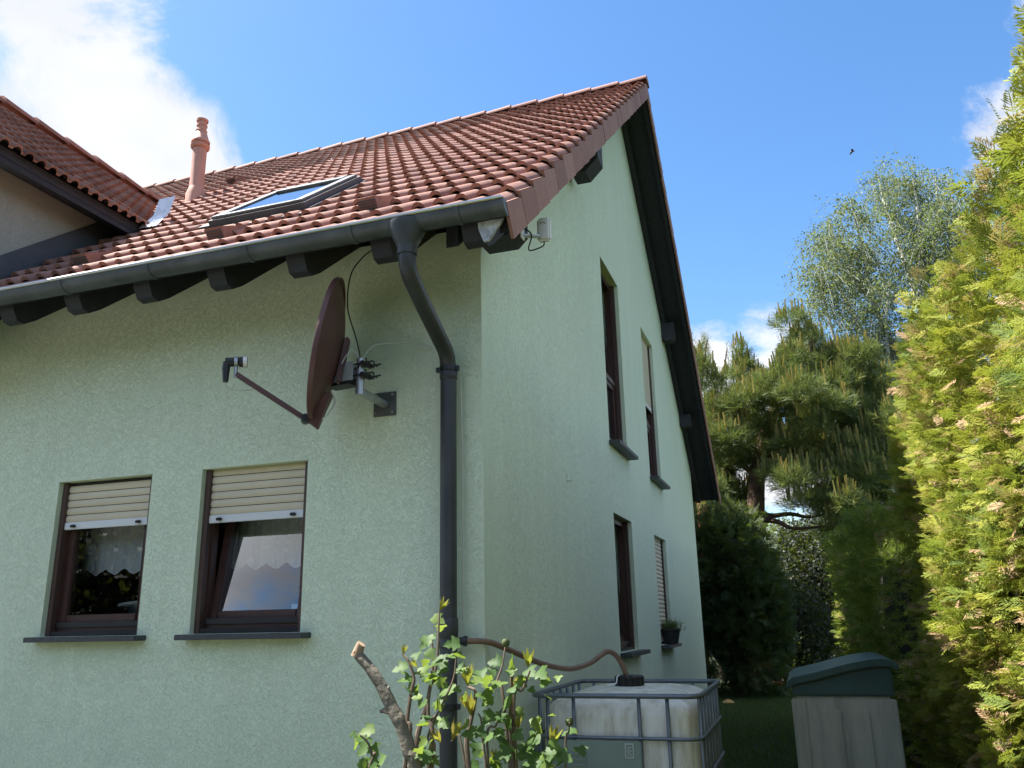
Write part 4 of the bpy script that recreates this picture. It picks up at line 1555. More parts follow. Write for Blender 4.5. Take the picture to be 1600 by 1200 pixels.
ld.prism(sk2, (0, BY1 - BY0 - .03, 0))
ld.build('lid', 'bin_green', box, bevel=.008)


# ================================================================== FOLIAGE PIECES
def ribbon_quads(segs):
    """flat diamonds along (start, end, width) segments in the XY plane with a little lift"""
    v, f = [], []
    for (a, b, w) in segs:
        a, b = np.array(a, float), np.array(b, float)
        d = b - a
        nn = np.array([-d[1], d[0], 0.0])
        nn /= max(np.linalg.norm(nn), 1e-9)
        i = len(v)
        mid = a + d * .55
        v += [a, mid + nn * w, b, mid - nn * w]
        f.append([i, i + 1, i + 2, i + 3])
    return np.array(v), np.array(f)


def spray_proto(seed, full=True):
    """one flat fan of scale leaves, unit length along +Y"""
    r = random.Random(seed)
    segs, tt = [], []
    n = 8 if full else 5
    segs.append(((0, 0, 0), (0.02 * r.uniform(-1, 1), 1, -.05), .030)); tt.append(-.05)
    for k in range(n):
        t = .12 + .80 * k / n
        for sg in (-1, 1):
            ln = (.46 * (1 - t) ** .8 + .10) * r.uniform(.75, 1.2)
            an = r.uniform(.62, .95)
            a = (0, t, -.05 * t)
            bdy = (sg * ln * math.sin(an), t + ln * math.cos(an), -.05 * t - .10 * ln + r.uniform(-.05, .05))
            segs.append((a, bdy, .027 if full else .036)); tt.append(r.uniform(-.02, .10))
            if full and ln > .2:
                for q in (.55,):
                    s = [a[i] + (bdy[i] - a[i]) * q for i in range(3)]
                    l2 = ln * (.42 if q < .6 else .30)
                    a2 = an - .75 * r.choice((1, 1, -.8))
                    segs.append((s, (s[0] + sg * l2 * math.sin(a2), s[1] + l2 * math.cos(a2), s[2] - .04), .022)); tt.append(r.uniform(0, .12))
    v, f = ribbon_quads(segs)
    return v, f, np.array(tt)


SPRAYS = [spray_proto(s) for s in range(6)]
SPRAYS_LO = [spray_proto(s + 30, full=False) for s in range(4)]


def tuft_proto(seed, n=9, spread=.9, w=.035):
    r = random.Random(seed)
    v, f = [], []
    for k in range(n):
        th = r.uniform(0, 2 * math.pi)
        ph = r.uniform(.25, spread)
        d = np.array([math.sin(ph) * math.cos(th), math.cos(ph), math.sin(ph) * math.sin(th)])
        s = np.cross(d, np.array([r.uniform(-1, 1), r.uniform(-1, 1), r.uniform(-1, 1)]))
        s /= np.linalg.norm(s)
        o = np.array([0, r.uniform(0, .5), 0])
        i = len(v)
        L = r.uniform(.6, 1.0)
        v += [o - s * w * .5, o + s * w * .5, o + d * L + s * w * .3, o + d * L - s * w * .3]
        f.append([i, i + 1, i + 2, i + 3])
    return np.array(v), np.array(f), np.array([r.uniform(-.08, .08) for _ in range(n)])


TUFTS = [tuft_proto(s) for s in range(5)]


def leaf_quads(seed, n=7, sp=.5, size=.16):
    """a small bunch of oval leaves along a short twig"""
    r = random.Random(seed)
    v, f = [], []
    for k in range(n):
        o = np.array([r.uniform(-.3, .3), k / n, r.uniform(-.3, .3)])
        d = np.array([r.uniform(-1, 1), r.uniform(-.6, 1), r.uniform(-1, 1)]); d /= np.linalg.norm(d)
        s = np.cross(d, np.array([r.uniform(-1, 1), r.uniform(-1, 1), r.uniform(-1, 1)])); s /= np.linalg.norm(s)
        i = len(v)
        L = size * r.uniform(.7, 1.2)
        v += [o, o + d * L * .5 + s * L * .34, o + d * L, o + d * L * .5 - s * L * .34]
        f.append([i, i + 1, i + 2, i + 3])
    return np.array(v), np.array(f), np.array([r.uniform(-.15, .15) for _ in range(n)])


LEAFTWIG = [leaf_quads(s) for s in range(6)]


def lump(y, z):
    return (.10 * np.sin(1.7 * y + .6 * np.sin(2.3 * z)) + .07 * np.sin(3.9 * z + 1.3 * y) + .05 * np.sin(6.1 * y - 2.2 * z) + .03 * np.sin(11 * z + 5 * y))


def hedge(name, label, x_face, y0, y1, top, thick, n, size, mat, protos, tint_lo, tint_hi, brown=.09, core=True, xr=.22, ends=True, seed=3, face_end=0):
    t = thing(name, label, 'hedge', (x_face + thick / 2, (y0 + y1) / 2, 0))
    rng = np.random.default_rng(seed)
    # faces: -X side, both ends, top
    area = [(y1 - y0) * top, thick * top * (1.0 if y0 > 0 else .55), thick * top * .6, thick * (y1 - y0) * .45]
    pr = np.array(area) / sum(area)
    which = rng.choice(4, n, p=pr)
    yy = rng.uniform(y0, y1, n)
    zz = rng.uniform(0.02, 1, n) ** .95 * top
    xx = rng.uniform(0, thick, n)
    pos = np.zeros((n, 3)); out = np.zeros((n, 3))
    dep = rng.uniform(0, 1, n) ** 1.5 * xr
    m0 = which == 0
    pos[m0] = np.stack([x_face - lump(yy, zz)[m0] + dep[m0], yy[m0], zz[m0]], -1); out[m0] = (-1, 0, 0)
    m1 = which == 1
    pos[m1] = np.stack([x_face + xx[m1], y0 - .6 * lump(xx * 2, zz)[m1] + dep[m1], zz[m1]], -1); out[m1] = (0, -1, 0)
    m2 = which == 2
    pos[m2] = np.stack([x_face + xx[m2], y1 + .6 * lump(xx * 2, zz)[m2] - dep[m2], zz[m2]], -1); out[m2] = (0, 1, 0)
    m3 = which == 3
    tall = m3 & (rng.uniform(0, 1, n) < .05)
    pos[m3] = np.stack([x_face + xx[m3], yy[m3], top + .55 * lump(yy * 1.7, xx * 3)[m3] - dep[m3]], -1); out[m3] = (0, 0, 1)
    lift = (1 + .10 * np.clip((.5 - pos[:, 1]) / 1.6, 0, 1)) if y0 < 0 else 1.0
    pos[:, 2] *= lift
    near_top = np.clip((pos[:, 2] - top + .5) / .5, 0, 1)[:, None]
    d = out * .75 + np.array([0, 0, .12]) + near_top * np.array([0, 0, .7]) + rng.normal(0, .42, (n, 3))
    up = rng.normal(0, .34, (n, 3)) + np.array([0, 0, 1.0]) + out * .8
    R = frames(d, up)
    sc = rng.uniform(.65, 1.25, n) * size * np.where(tall, 1.5, 1.0)
    patch = .5 + .5 * np.sin(2.1 * pos[:, 1] + 1.7 * pos[:, 2]) * np.sin(3.3 * pos[:, 2] - 1.1 * pos[:, 1] + 2)
    tint = tint_lo + (tint_hi - tint_lo) * np.clip(.65 * rng.uniform(0, 1, n) + .35 * patch, 0, 1)
    bp = .5 + .5 * np.sin(4.1 * pos[:, 1] + 2.0 * np.sin(3 * pos[:, 2])) * np.sin(5.3 * pos[:, 2] + 1.0)
    br = ~tall & (rng.uniform(0, 1, n) < brown * (.35 + 1.6 * bp))
    tint[br] = rng.uniform(.90, 1.0, br.sum())
    v, f, tt = scatter(protos, pos, R, sc, tint)
    np_mesh('foliage', v, f, mat, tt, t)
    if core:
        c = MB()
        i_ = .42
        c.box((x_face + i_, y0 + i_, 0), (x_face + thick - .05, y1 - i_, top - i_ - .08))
        c.build('dark_core', 'core_dark', t)  # added solid dark core, blocks the view through the sprays
    return t


hedge('thuja_hedge', 'tall sunlit yellow green thuja hedge with brown tips, nearest on the right', 2.60, -2.5, 4.1, 3.28, 1.3, 25500, .120, 'spray_thuja', SPRAYS, .0, .84, brown=.13, xr=.30, seed=5)
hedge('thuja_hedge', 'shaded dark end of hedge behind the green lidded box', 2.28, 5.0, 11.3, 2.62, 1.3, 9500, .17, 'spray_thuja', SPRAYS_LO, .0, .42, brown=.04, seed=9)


def ellipsoid_foliage(parent, name, clumps, per_m2, size, mat, protos, tint, outward=.8, upw=.35, jitter=.45, shell=.55, cand=None, rng=None):
    """clumps: (centre, radii); pieces lie in the outer shell of each clump"""
    P_, D_, T_ = [], [], []
    for c, r in clumps:
        r = np.array(r)
        n = int(per_m2 * 4 * math.pi * (r[0] * r[1] + r[1] * r[2] + r[0] * r[2]) / 3)
        d = unit(rng.normal(0, 1, (n, 3)))
        q = shell + (1 - shell) * rng.uniform(0, 1, n) ** .6
        bump = 1 + .14 * np.sin(5 * d[:, 0] + 3 * d[:, 2]) + .10 * np.sin(9 * d[:, 1] - 7 * d[:, 2] + c[0])
        P_.append(np.array(c) + d * r * (q * bump)[:, None])
        D_.append(d * outward + np.array([0, 0, upw]) + rng.normal(0, jitter, (n, 3)))
        T_.append(tint[0] + (tint[1] - tint[0]) * np.clip(rng.uniform(0, 1, n) * .75 + .25 * q, 0, 1))
    P_, D_, T_ = np.concatenate(P_), np.concatenate(D_), np.concatenate(T_)
    R = frames(D_, rng.normal(0, .6, P_.shape) + np.array([0, 0, 1.0]))
    sc = rng.uniform(.7, 1.3, len(P_)) * size
    v, f, tt = scatter(protos, P_, R, sc, T_)
    return np_mesh(name, v, f, mat, tt, parent)


# ---- pine
PY = 17.0
pt = thing('pine_tree', 'broad pine with pale candles and a dark trunk behind the house', 'tree', (at(1180, 1090, PY).x, PY, 0))
tb = at(1184, 1000, PY); tb.z = 0
tp = [tb, at(1184, 900, PY), at(1181, 800, PY), at(1186, 720, PY), at(1205, 650, PY), at(1245, 590, PY), at(1272, 530, PY)]
MB().tube(curve_pts(tp, 5), list(np.linspace(.30, .07, 31)), 10).build('trunk', 'bark_pine', pt)
for pts in ([(1186, 800), (1205, 806), (1235, 803), (1265, 808), (1300, 800)], [(1187, 812), (1215, 815), (1240, 826), (1290, 822)], [(1186, 735), (1230, 720), (1300, 700), (1370, 690)],
            [(1184, 745), (1150, 720), (1125, 705)], [(1205, 650), (1270, 640), (1340, 600)], [(1200, 665), (1150, 640), (1120, 610)], [(1188, 700), (1250, 745), (1330, 775)]):
    dy = random.uniform(-.8, .8)
    MB().tube(curve_pts([at(x, y, PY + dy * i / len(pts)) for i, (x, y) in enumerate(pts)], 4), list(np.linspace(.085, .025, (len(pts) - 1) * 4 + 1)), 6).build('branch', 'bark_pine', pt)
rng = np.random.default_rng(21)
clp = []
for px, py, a, b_ in ((1278, 535, 42, 34), (1235, 560, 36, 26), (1318, 560, 46, 34), (1275, 585, 66, 32), (1350, 590, 52, 36), (1195, 600, 46, 28), (1150, 615, 44, 38), (1120, 655, 36, 42),
                      (1230, 625, 60, 26), (1310, 635, 66, 34), (1375, 640, 50, 42), (1175, 660, 44, 26), (1150, 715, 52, 34), (1205, 712, 44, 26), (1255, 700, 54, 32), (1110, 735, 30, 34),
                      (1325, 690, 36, 24), (1385, 705, 44, 36), (1290, 755, 50, 26), (1350, 775, 56, 34), (1400, 770, 40, 44), (1310, 800, 30, 20), (1120, 770, 28, 18), (1112, 610, 26, 40), (1165, 575, 26, 30), (1105, 690, 24, 40), (1170, 690, 36, 26), (1125, 745, 34, 24), (1340, 640, 50, 36), (1290, 680, 46, 26), (1390, 670, 40, 40), (1345, 735, 46, 26), (1240, 665, 40, 22), (1135, 765, 34, 22), (1250, 745, 40, 22), (1295, 790, 44, 24), (1275, 722, 40, 22), (1215, 738, 30, 14), (1345, 820, 46, 26)):
    y = PY + random.uniform(-1.3, 1.3)
    k = (y + 5) / F_PX * 1.02
    c0_ = np.array(at(px, py, y))
    for q in range(4):
        o_ = rng.normal(0, 1, 3) * np.array([a, a, b_]) * k * .48
        clp.append((tuple(c0_ + o_), (a * k * rng.uniform(.42, .66), a * k * rng.uniform(.42, .66), b_ * k * rng.uniform(.38, .6))))
ellipsoid_foliage(pt, 'crown', clp, 115, .22, 'needle_pine', TUFTS, (.05, .80), outward=.7, upw=.75, jitter=.35, shell=.3, rng=rng)
# candles: upright new shoots over the clump tops
cv, cf, ct = [], [], []
for c, r in clp:
    n = int(50 * r[0])
    for k in range(n):
        th, q = rng.uniform(0, 6.28), rng.uniform(0, 1) ** .5 * .95
        p = np.array(c) + np.array([r[0] * q * math.cos(th), r[1] * q * math.sin(th), r[2] * math.sqrt(1 - q * q) * 1.02])
        h, w_ = rng.uniform(.16, .46), .024
        lean = rng.normal(0, .03, 2)
        i = len(cv)
        cv += [p + (-w_, 0, 0), p + (w_, 0, 0), p + (w_ * .6 + lean[0], lean[1], h), p + (-w_ * .6 + lean[0], lean[1], h),
               p + (0, -w_, 0), p + (0, w_, 0), p + (lean[0], w_ * .6 + lean[1], h), p + (lean[0], -w_ * .6 + lean[1], h)]
        cf += [[i, i + 1, i + 2, i + 3], [i + 4, i + 5, i + 6, i + 7]]
        t_ = rng.uniform(.72, 1.0)
        ct += [t_, t_]
np_mesh('candles', np.array(cv), np.array(cf), 'needle_pine', np.array(ct), pt)


# ---- young spruce-like pine with spiky tops, left of it
def spiky(px, ptop, pbase, Y, label, wid=.9, n=26):
    b0 = at(px, pbase, Y); t0 = at(px, ptop, Y)
    t = thing('young_pine', label, 'tree', (b0.x, Y, 0))
    MB().tube([(b0.x, Y, 0), (b0.x + .05, Y, t0.z * .6), (t0.x, Y, t0.z - .2)], [.14, .08, .015], 8).build('trunk', 'bark_pine', t)
    P_, D_ = [], []
    for k in range(n):
        z = t0.z * (.35 + .65 * k / n)
        L = wid * (1.05 - k / n) + .15
        for j in range(6):
            th = random.uniform(0, 6.28)
            for s in np.linspace(.15, 1, 9):
                P_.append((b0.x + math.cos(th) * L * s, Y + math.sin(th) * L * s, z + L * s * .55 - .1 + .25 * s * s))
                D_.append((math.cos(th) * .5, math.sin(th) * .5, .9))
    for k in range(9):
        P_.append((t0.x, Y, t0.z - .9 + .1 * k)); D_.append((0.05, 0, 1))
    P_, D_ = np.array(P_), np.array(D_) + RNG.normal(0, .25, (len(D_), 3))
    v, f, tt = scatter(TUFTS, P_, frames(D_, RNG.normal(0, .6, P_.shape) + np.array([.3, .2, .1])), RNG.uniform(.13, .22, len(P_)), RNG.uniform(.1, .75, len(P_)))
    np_mesh('crown', v, f, 'needle_pine', tt, t)


spiky(1135, 535, 1080, 19.5, 'slim young pine with spiky top just right of the gable edge', 1.3, 40)
spiky(1104, 520, 1080, 18.0, 'narrow young pine half hidden by the gable edge', 1.0, 36)

# ---- birch
BY = 25.0
bt_ = thing('birch_tree', 'tall pale leaved birch with thin white limbs above the pine', 'tree', (at(1425, 1000, BY).x, BY, 0))
bb = at(1425, 1000, BY); bb.z = 0
rng = np.random.default_rng(33)
limbs = [[(1425, 1000), (1428, 800), (1430, 620), (1440, 470), (1436, 350), (1425, 268)], [(1429, 640), (1400, 560), (1365, 470), (1345, 380), (1330, 320)],
         [(1430, 600), (1470, 500), (1490, 400), (1488, 310)], [(1428, 700), (1370, 640), (1320, 570), (1290, 480), (1282, 420)], [(1438, 480), (1410, 400), (1385, 330), (1372, 275)],
         [(1430, 640), (1500, 560), (1530, 470), (1535, 370)], [(1400, 560), (1350, 520), (1310, 440), (1300, 350)], [(1438, 450), (1465, 360), (1462, 280)], [(1429, 720), (1480, 640), (1540, 580)], [(1428, 760), (1380, 660), (1335, 600), (1300, 560)], [(1428, 740), (1450, 640), (1500, 500), (1530, 420)], [(1429, 700), (1400, 620), (1385, 520), (1390, 440)], [(1429, 680), (1455, 560), (1460, 450), (1500, 350)], [(1365, 470), (1320, 420), (1290, 370)]]
LP, LD, TV = [], [], []
for k, l_ in enumerate(limbs):
    dy = rng.uniform(-1.8, 1.8) if k else 0
    ps = [at(x, y, BY + dy * i / (len(l_) - 1)) for i, (x, y) in enumerate(l_)]
    if k == 0: ps[0].z = 0
    cp_ = curve_pts(ps, 8)
    MB().tube(cp_, list(np.linspace(.24 if k == 0 else .11, .02, len(cp_))), 7).build('trunk' if k == 0 else 'limb', 'bark_birch', bt_)
    st = int(len(cp_) * (.42 if k == 0 else .15))
    for j in range(st, len(cp_)):
        dens = rng.choice((0, 3, 7, 12), p=(.3, .25, .25, .2))
        for q in range(dens if j < len(cp_) - 4 else 8):
            o = np.array(cp_[j]) + rng.normal(0, .12, 3)
            th = rng.uniform(0, 6.28)
            L = rng.uniform(.5, 2.3) * (1.15 - .45 * j / len(cp_))
            dr = np.array([math.cos(th), math.sin(th) * .9, rng.uniform(-.2, .7)])
            nseg = int(L / .13) + 1
            TV.append(np.array([o + dr * L * t_ + np.array([0, 0, -.95 * L * t_ * t_]) for t_ in (0, .33, .66, 1)]))
            for s in range(nseg):
                t_ = s / nseg
                p = o + dr * L * t_ + np.array([0, 0, -.95 * L * t_ * t_])
                LP.append(p)
                LD.append(dr * (1 - t_) + np.array([0, 0, -1.2 * t_]) + rng.normal(0, .3, 3))
LP, LD = np.array(LP), np.array(LD)
v, f, tt = scatter(LEAFTWIG, LP, frames(LD, rng.normal(0, 1, LP.shape)), rng.uniform(.32, .62, len(LP)), rng.uniform(0, 1, len(LP)))
np_mesh('crown', v, f, 'crown_birch', tt, bt_)
tv, tf = [], []
for q in TV:
    for a_, b_ in zip(q[:-1], q[1:]):
        i = len(tv)
        w_ = np.array([.007, .004, 0])
        tv += [a_ - w_, a_ + w_, b_ + w_ * .6, b_ - w_ * .6]
        tf.append([i, i + 1, i + 2, i + 3])
np_mesh('twigs', np.array(tv), np.array(tf), 'bark_birch', None, bt_)

# ---- dark conical evergreen by the far corner of the house
rng = np.random.default_rng(41)


def shrub(name, label, cat, clumps_px, Y, per, size, mat, protos, tint, group=None, trunk=True, upw=.35, shell=.55):
    c0_ = clumps_px[0]
    b = at(c0_[0], 1000, Y)
    t = thing(name, label, cat, (b.x, Y, 0), group)
    cl = []
    for px, py, a, b_ in clumps_px:
        y = Y + rng.uniform(-.35, .35)
        k = (y + 5) / F_PX * 1.02
        cl.append((tuple(at(px, py, y)), (a * k, a * k, b_ * k)))
    ellipsoid_foliage(t, 'crown', cl, per, size, mat, protos, tint, upw=upw, shell=shell, rng=rng)
    cz = sum(c[0][2] for c in cl) / len(cl)
    MB().tube([(b.x, Y, 0), (b.x, Y, cz)], [.12, .05], 8).build('trunk', 'bark_pine', t)
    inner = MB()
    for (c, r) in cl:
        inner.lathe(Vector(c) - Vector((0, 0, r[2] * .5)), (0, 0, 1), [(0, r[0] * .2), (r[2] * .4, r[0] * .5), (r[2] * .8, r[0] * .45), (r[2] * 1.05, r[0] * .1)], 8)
    inner.build('dark_core', 'core_dark', t)  # solid dark cores added inside each clump to close the gaps
    return t


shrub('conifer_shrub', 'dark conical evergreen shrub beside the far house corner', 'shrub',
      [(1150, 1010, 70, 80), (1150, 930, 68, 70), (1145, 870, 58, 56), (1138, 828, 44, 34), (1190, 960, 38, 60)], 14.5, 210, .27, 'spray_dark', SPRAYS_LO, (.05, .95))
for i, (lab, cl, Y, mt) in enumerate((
        ('dim evergreen bush in the shade behind the storage box', [(1270, 1000, 60, 70), (1300, 930, 50, 60), (1255, 930, 40, 50)], 21.0, 'crown_shaded'),
        ('dim leafy tree behind the pine, left of the hedge end', [(1290, 880, 60, 50), (1250, 880, 50, 40), (1340, 850, 60, 60)], 22.5, 'crown_shaded'),
        ('dark round bush at the back between shrub and hedge', [(1220, 1040, 55, 50), (1240, 980, 45, 50)], 19.0, 'crown_shaded'),
        ('dark tree mass behind the top of the shaded hedge', [(1385, 850, 60, 60), (1400, 900, 60, 60)], 23.5, 'crown_shaded'),
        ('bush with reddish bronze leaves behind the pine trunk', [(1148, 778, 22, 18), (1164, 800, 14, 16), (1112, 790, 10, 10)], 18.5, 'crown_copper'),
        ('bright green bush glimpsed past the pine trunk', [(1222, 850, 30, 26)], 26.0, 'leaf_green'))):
    shrub('leafy_bush', lab, 'bush', cl, Y, 95 if mt == 'crown_shaded' else 70, .55 if mt == 'crown_shaded' else .45, mt, LEAFTWIG, (.0, .95), group='bushes at the back of the garden')

for i, (x, y, r, h, lab) in enumerate(((-4.8, 13.0, 2.1, 11.0, 'unseen tree added behind the house to shade the far lawn'), (-20.5, -15.5, 2.8, 6.0, 'wide garden tree at the far left end of the row behind the viewpoint'), (-15.5, -17, 2.6, 5.4, 'second garden tree from the left behind the viewpoint'), (-9.5, -16, 2.4, 6.2, 'third garden tree from the left behind the viewpoint'), (-4.6, -17, 2.6, 5.6, 'bushy garden tree left of centre behind the viewpoint'),  # the first tree is unseen, added for its shade on the far lawn
                                       (0.2, -18, 2.7, 6.6, 'tall garden tree straight behind the viewpoint'), (5.2, -17, 2.6, 5.8, 'round garden tree right behind the viewpoint'))):
    t = thing('garden_tree', lab, 'tree', (x, y, 0), 'trees facing the house')
    MB().tube([(x, y, 0), (x + .1, y, h * .7)], [.18, .06], 8).build('trunk', 'bark_pine', t)
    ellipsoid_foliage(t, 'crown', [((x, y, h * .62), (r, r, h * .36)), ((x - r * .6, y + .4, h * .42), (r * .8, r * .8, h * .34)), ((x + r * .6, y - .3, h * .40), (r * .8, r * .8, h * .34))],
                      13 if y < 0 else 30, 1.3, 'crown_shaded', LEAFTWIG, (.3, 1.0), rng=rng)

# ---- neighbour's house behind the trees
nb = thing('neighbour_house', 'house with red roof glimpsed behind the trees by the gable edge', 'house', (-5.8, 38, 0))
MB().box((-11, 34, 0), (-1.3, 42, 4.0)).build('wall', 'neighbour_wall', nb)
MB().prism([(-11.3, 33.4, 3.9), (-11.3, 38, 7.6), (-11.3, 42.6, 3.9)], (10.3, 0, 0)).build('roof', 'brick_red', nb)
for k in range(3):
    MB().box((-10 + 3 * k, 33.94, 1.6), (-8.8 + 3 * k, 33.985, 3.0)).build('window', 'frame_dark', nb)

# ---- lawn blades
rng = np.random.default_rng(51)
n = 70000
gx = rng.uniform(-.6, 2.6, n); gy = 1.6 + 15 * rng.uniform(0, 1, n) ** 1.3
ok = ~((gx > BX0 - .02) & (gx < BX1 + .02) & (gy > BY0 - .02) & (gy < BY1 + .02)) & ~((gx < TX1 + .02) & (gy < TY1 + .02))
gx, gy = gx[ok], gy[ok]
n = len(gx)
hgt = rng.uniform(.03, .075, n); th = rng.uniform(0, 6.28, n)
wv = np.stack([np.cos(th), np.sin(th), 0 * th], -1) * .004
p0 = np.stack([gx, gy, np.zeros(n) - .002], -1)
tip = p0 + np.stack([rng.normal(0, .02, n), rng.normal(0, .02, n), hgt], -1)
v = np.stack([p0 - wv, p0 + wv, tip], 1).reshape(-1, 3)
f = np.arange(3 * n).reshape(-1, 3)
tag(np_mesh('grass', v, f, 'crown_grass', rng.uniform(0, 1, n)), 'short shaded grass between tank and storage box', 'grass', kind='stuff')

# pot plant
rng = np.random.default_rng(61)
fp = bpy.data.objects['flower_pot']
pp = np.array([0.045, 6.42, 1.46]) + rng.normal(0, 1, (130, 3)) * np.array([.05, .055, .03])
v, f, tt = scatter(TUFTS, pp, frames(rng.normal(0, .6, (130, 3)) + np.array([0, 0, 1.0]), rng.normal(0, 1, (130, 3))), rng.uniform(.06, .12, 130), rng.uniform(.2, .7, 130))
np_mesh('plant', v, f, 'needle_pine', tt, fp)

# ---- small coloured things far down the lawn
t = thing('lit_spot', 'tiny yellow dome standing in for a lit spot on the grass below the dark evergreen', 'light spot', (at(1137, 1086, 13.0).x, 13.0, 0))
MB().lathe((at(1137, 1086, 13.0).x, 13.0, 0), (0, 0, 1), [(0, .10), (.03, .12), (.06, .08), (.085, .03)], 12).build('dome', 'lit_spot_yellow', t)  # yellow dome stands in for a lit spot on the grass
t = thing('toy_bucket', 'small red toy bucket lying in the shade at the lawn end', 'toy', (at(1213, 1057, 16.5).x, 16.5, 0))
MB().lathe((at(1213, 1057, 16.5).x - .16, 16.5, .10), (1, 0, .05), [(0, .07), (.28, .105), (.285, .11), (.31, .11), (.312, .09)], 14).build('bucket', 'red_toy', t)
MB().tube([(at(1213, 1057, 16.5).x + .14, 16.5 + .1 * math.cos(q), .12 + .12 * math.sin(q)) for q in np.linspace(0, math.pi, 9)], .008, 5).build('handle', 'white_plastic', t)

# ---- bird
bp_ = at(1332, 237, 12.0)
t = thing('bird', 'tiny dark bird flying in the blue sky left of the birch', 'bird', tuple(bp_))
bm_ = MB()
bm_.lathe(bp_ + Vector((-.05, 0, -.01)), (1, 0, .25), [(0, .004), (.03, .017), (.06, .018), (.085, .010), (.10, .003)], 8)
bm_.build('body', 'bird_brown', t)
for sg in (-1, 1):
    MB().grid([[bp_ + Vector((-.015, 0, .0)), bp_ + Vector((-.03, sg * .06, .02)), bp_ + Vector((-.05, sg * .11, .0))],
               [bp_ + Vector((.025, 0, .006)), bp_ + Vector((.01, sg * .06, .026)), bp_ + Vector((-.03, sg * .115, .0))]]).build('wing', 'bird_brown', t)


# ================================================================== NEAR SHRUB
def lobed_leaf(seed, L=1.0):
    """three-lobed leaf, base at the origin, tip along +Y, folded a little at the midrib"""
    r = random.Random(seed)
    half = [(0, 0), (.10, .02), (.30, .02), (.40, .14), (.34, .22), (.50, .36), (.56, .52), (.44, .50), (.34, .50), (.24, .56), (.30, .72), (.20, .78), (.13, .90), (0, 1.0)]
    v, f = [], []
    spine = [(0, y) for y in (0, .25, .55, .8, 1.0)]
    def lift(x, y):
        return .28 * abs(x) - .22 * y * y + .03 * math.sin(9 * x + seed) + .02 * math.sin(7 * y)
    me = MB()
    for sg in (-1, 1):
        pts = [Vector((sg * x * r.uniform(.92, 1.08), y, lift(x, y))) for x, y in half]
        mid = [Vector((0, .20, lift(0, .2))), Vector((0, .50, lift(0, .5))), Vector((0, .74, lift(0, .74)))]
        seqs = [(pts[0], pts[1], pts[2], mid[0]), (mid[0], pts[2], pts[3], pts[4]), (mid[0], pts[4], mid[1]), (mid[1], pts[4], pts[5], pts[7]), (pts[5], pts[6], pts[7]),
                (mid[1], pts[7], pts[8], pts[9]), (mid[1], pts[9], mid[2]), (mid[2], pts[9], pts[10], pts[11]), (mid[2], pts[11], pts[12], pts[13])]
        for s in seqs:
            me.face(s if sg == 1 else s[::-1], smooth=True)
    m_ = me.mesh('leaf', 'leaf_green')
    return m_


LEAVES = [lobed_leaf(s) for s in range(5)]
bud = MB()
for k in range(6):
    th = k * 1.05
    d = Vector((math.cos(th) * .35, math.sin(th) * .35, .9))
    s = d.cross(Vector((0, 0, 1))).normalized() * .12
    bud.face([Vector((0, 0, 0)), d * .5 + s, d, d * .5 - s])
BUD = bud.mesh('young_leaves', 'leaf_young')


def put_leaf(parent, p, dirv, up, size, mesh, name='leaf'):
    o = link(name, mesh, parent)
    y = Vector(dirv).normalized()
    x = y.cross(Vector(up)).normalized()
    z = x.cross(y)
    mm = Matrix(((x.x, y.x, z.x), (x.y, y.y, z.y), (x.z, y.z, z.z))).to_4x4() @ Matrix.Scale(size, 4)
    mm.translation = Vector(p) - origin_of(parent)
    o.matrix_basis = mm
    return o


CX = lambda x: 530 + x / 4.324
CY = lambda y: 930 + y / 4.324


def leafy(name, label, stems, leaves, buds, Y, rnd, fill=0):
    root = at(stems[0][0][0], 1200, Y); root.z = 0
    t = thing(name, label, 'shrub', tuple(root))
    for st, r0, r1 in [(s[0], s[1], s[2]) for s in [(q[0:-2], q[-2], q[-1]) for q in stems]]:
        dy = rnd.uniform(-.12, .12)
        ps = [at(CX(x), CY(y), Y + dy * k / len(st)) for k, (x, y) in enumerate(st)]
        base = ps[0] + (ps[0] - ps[1]) * .3
        base.z = min(base.z, ps[0].z) - .1
        low = Vector((root.x + (ps[0].x - root.x) * .5, root.y, 0))
        cp_ = curve_pts([low, base.lerp(low, .45)] + ps, 5)
        MB().tube(cp_, list(np.linspace(r0, r1, len(cp_))), 7).build('stem', 'stem_brown', t)
    for (x, y, s) in leaves:
        p = at(CX(x), CY(y), Y + rnd.uniform(-.15, .12))
        size = s / 4.324 * (p - Vector(CAM)).length / F_PX * 1.02
        for k in range(1 if s > 60 else 1):
            th = rnd.uniform(0, 6.28)
            d = Vector((math.cos(th), math.sin(th) * .6 - .25, rnd.uniform(-.8, .25)))
            up = Vector((rnd.gauss(0, .45) - .2, rnd.gauss(0, .4) - .9, 1))
            put_leaf(t, p - d.normalized() * size * .5, d, up, size, rnd.choice(LEAVES))
        if s > 92:
            th += rnd.uniform(1.6, 3.6)
            d = Vector((math.cos(th), math.sin(th) * .8 - .2, rnd.uniform(-.6, .1)))
            put_leaf(t, p + Vector((rnd.gauss(0, .02), rnd.gauss(0, .03), rnd.gauss(0, .02) - .02)), d, (rnd.gauss(0, .3), rnd.gauss(0, .3), 1), size * rnd.uniform(.6, .85), rnd.choice(LEAVES))
    for (x, y, s) in buds:
        p = at(CX(x), CY(y), Y)
        o = link('young_leaves', BUD, t)
        o.matrix_basis = Matrix.Translation(p - origin_of(t)) @ Euler((rnd.gauss(0, .3), rnd.gauss(0, .3), rnd.uniform(0, 6))).to_matrix().to_4x4() @ Matrix.Scale(s / 4.324 * 3.4 / F_PX, 4)
    return t


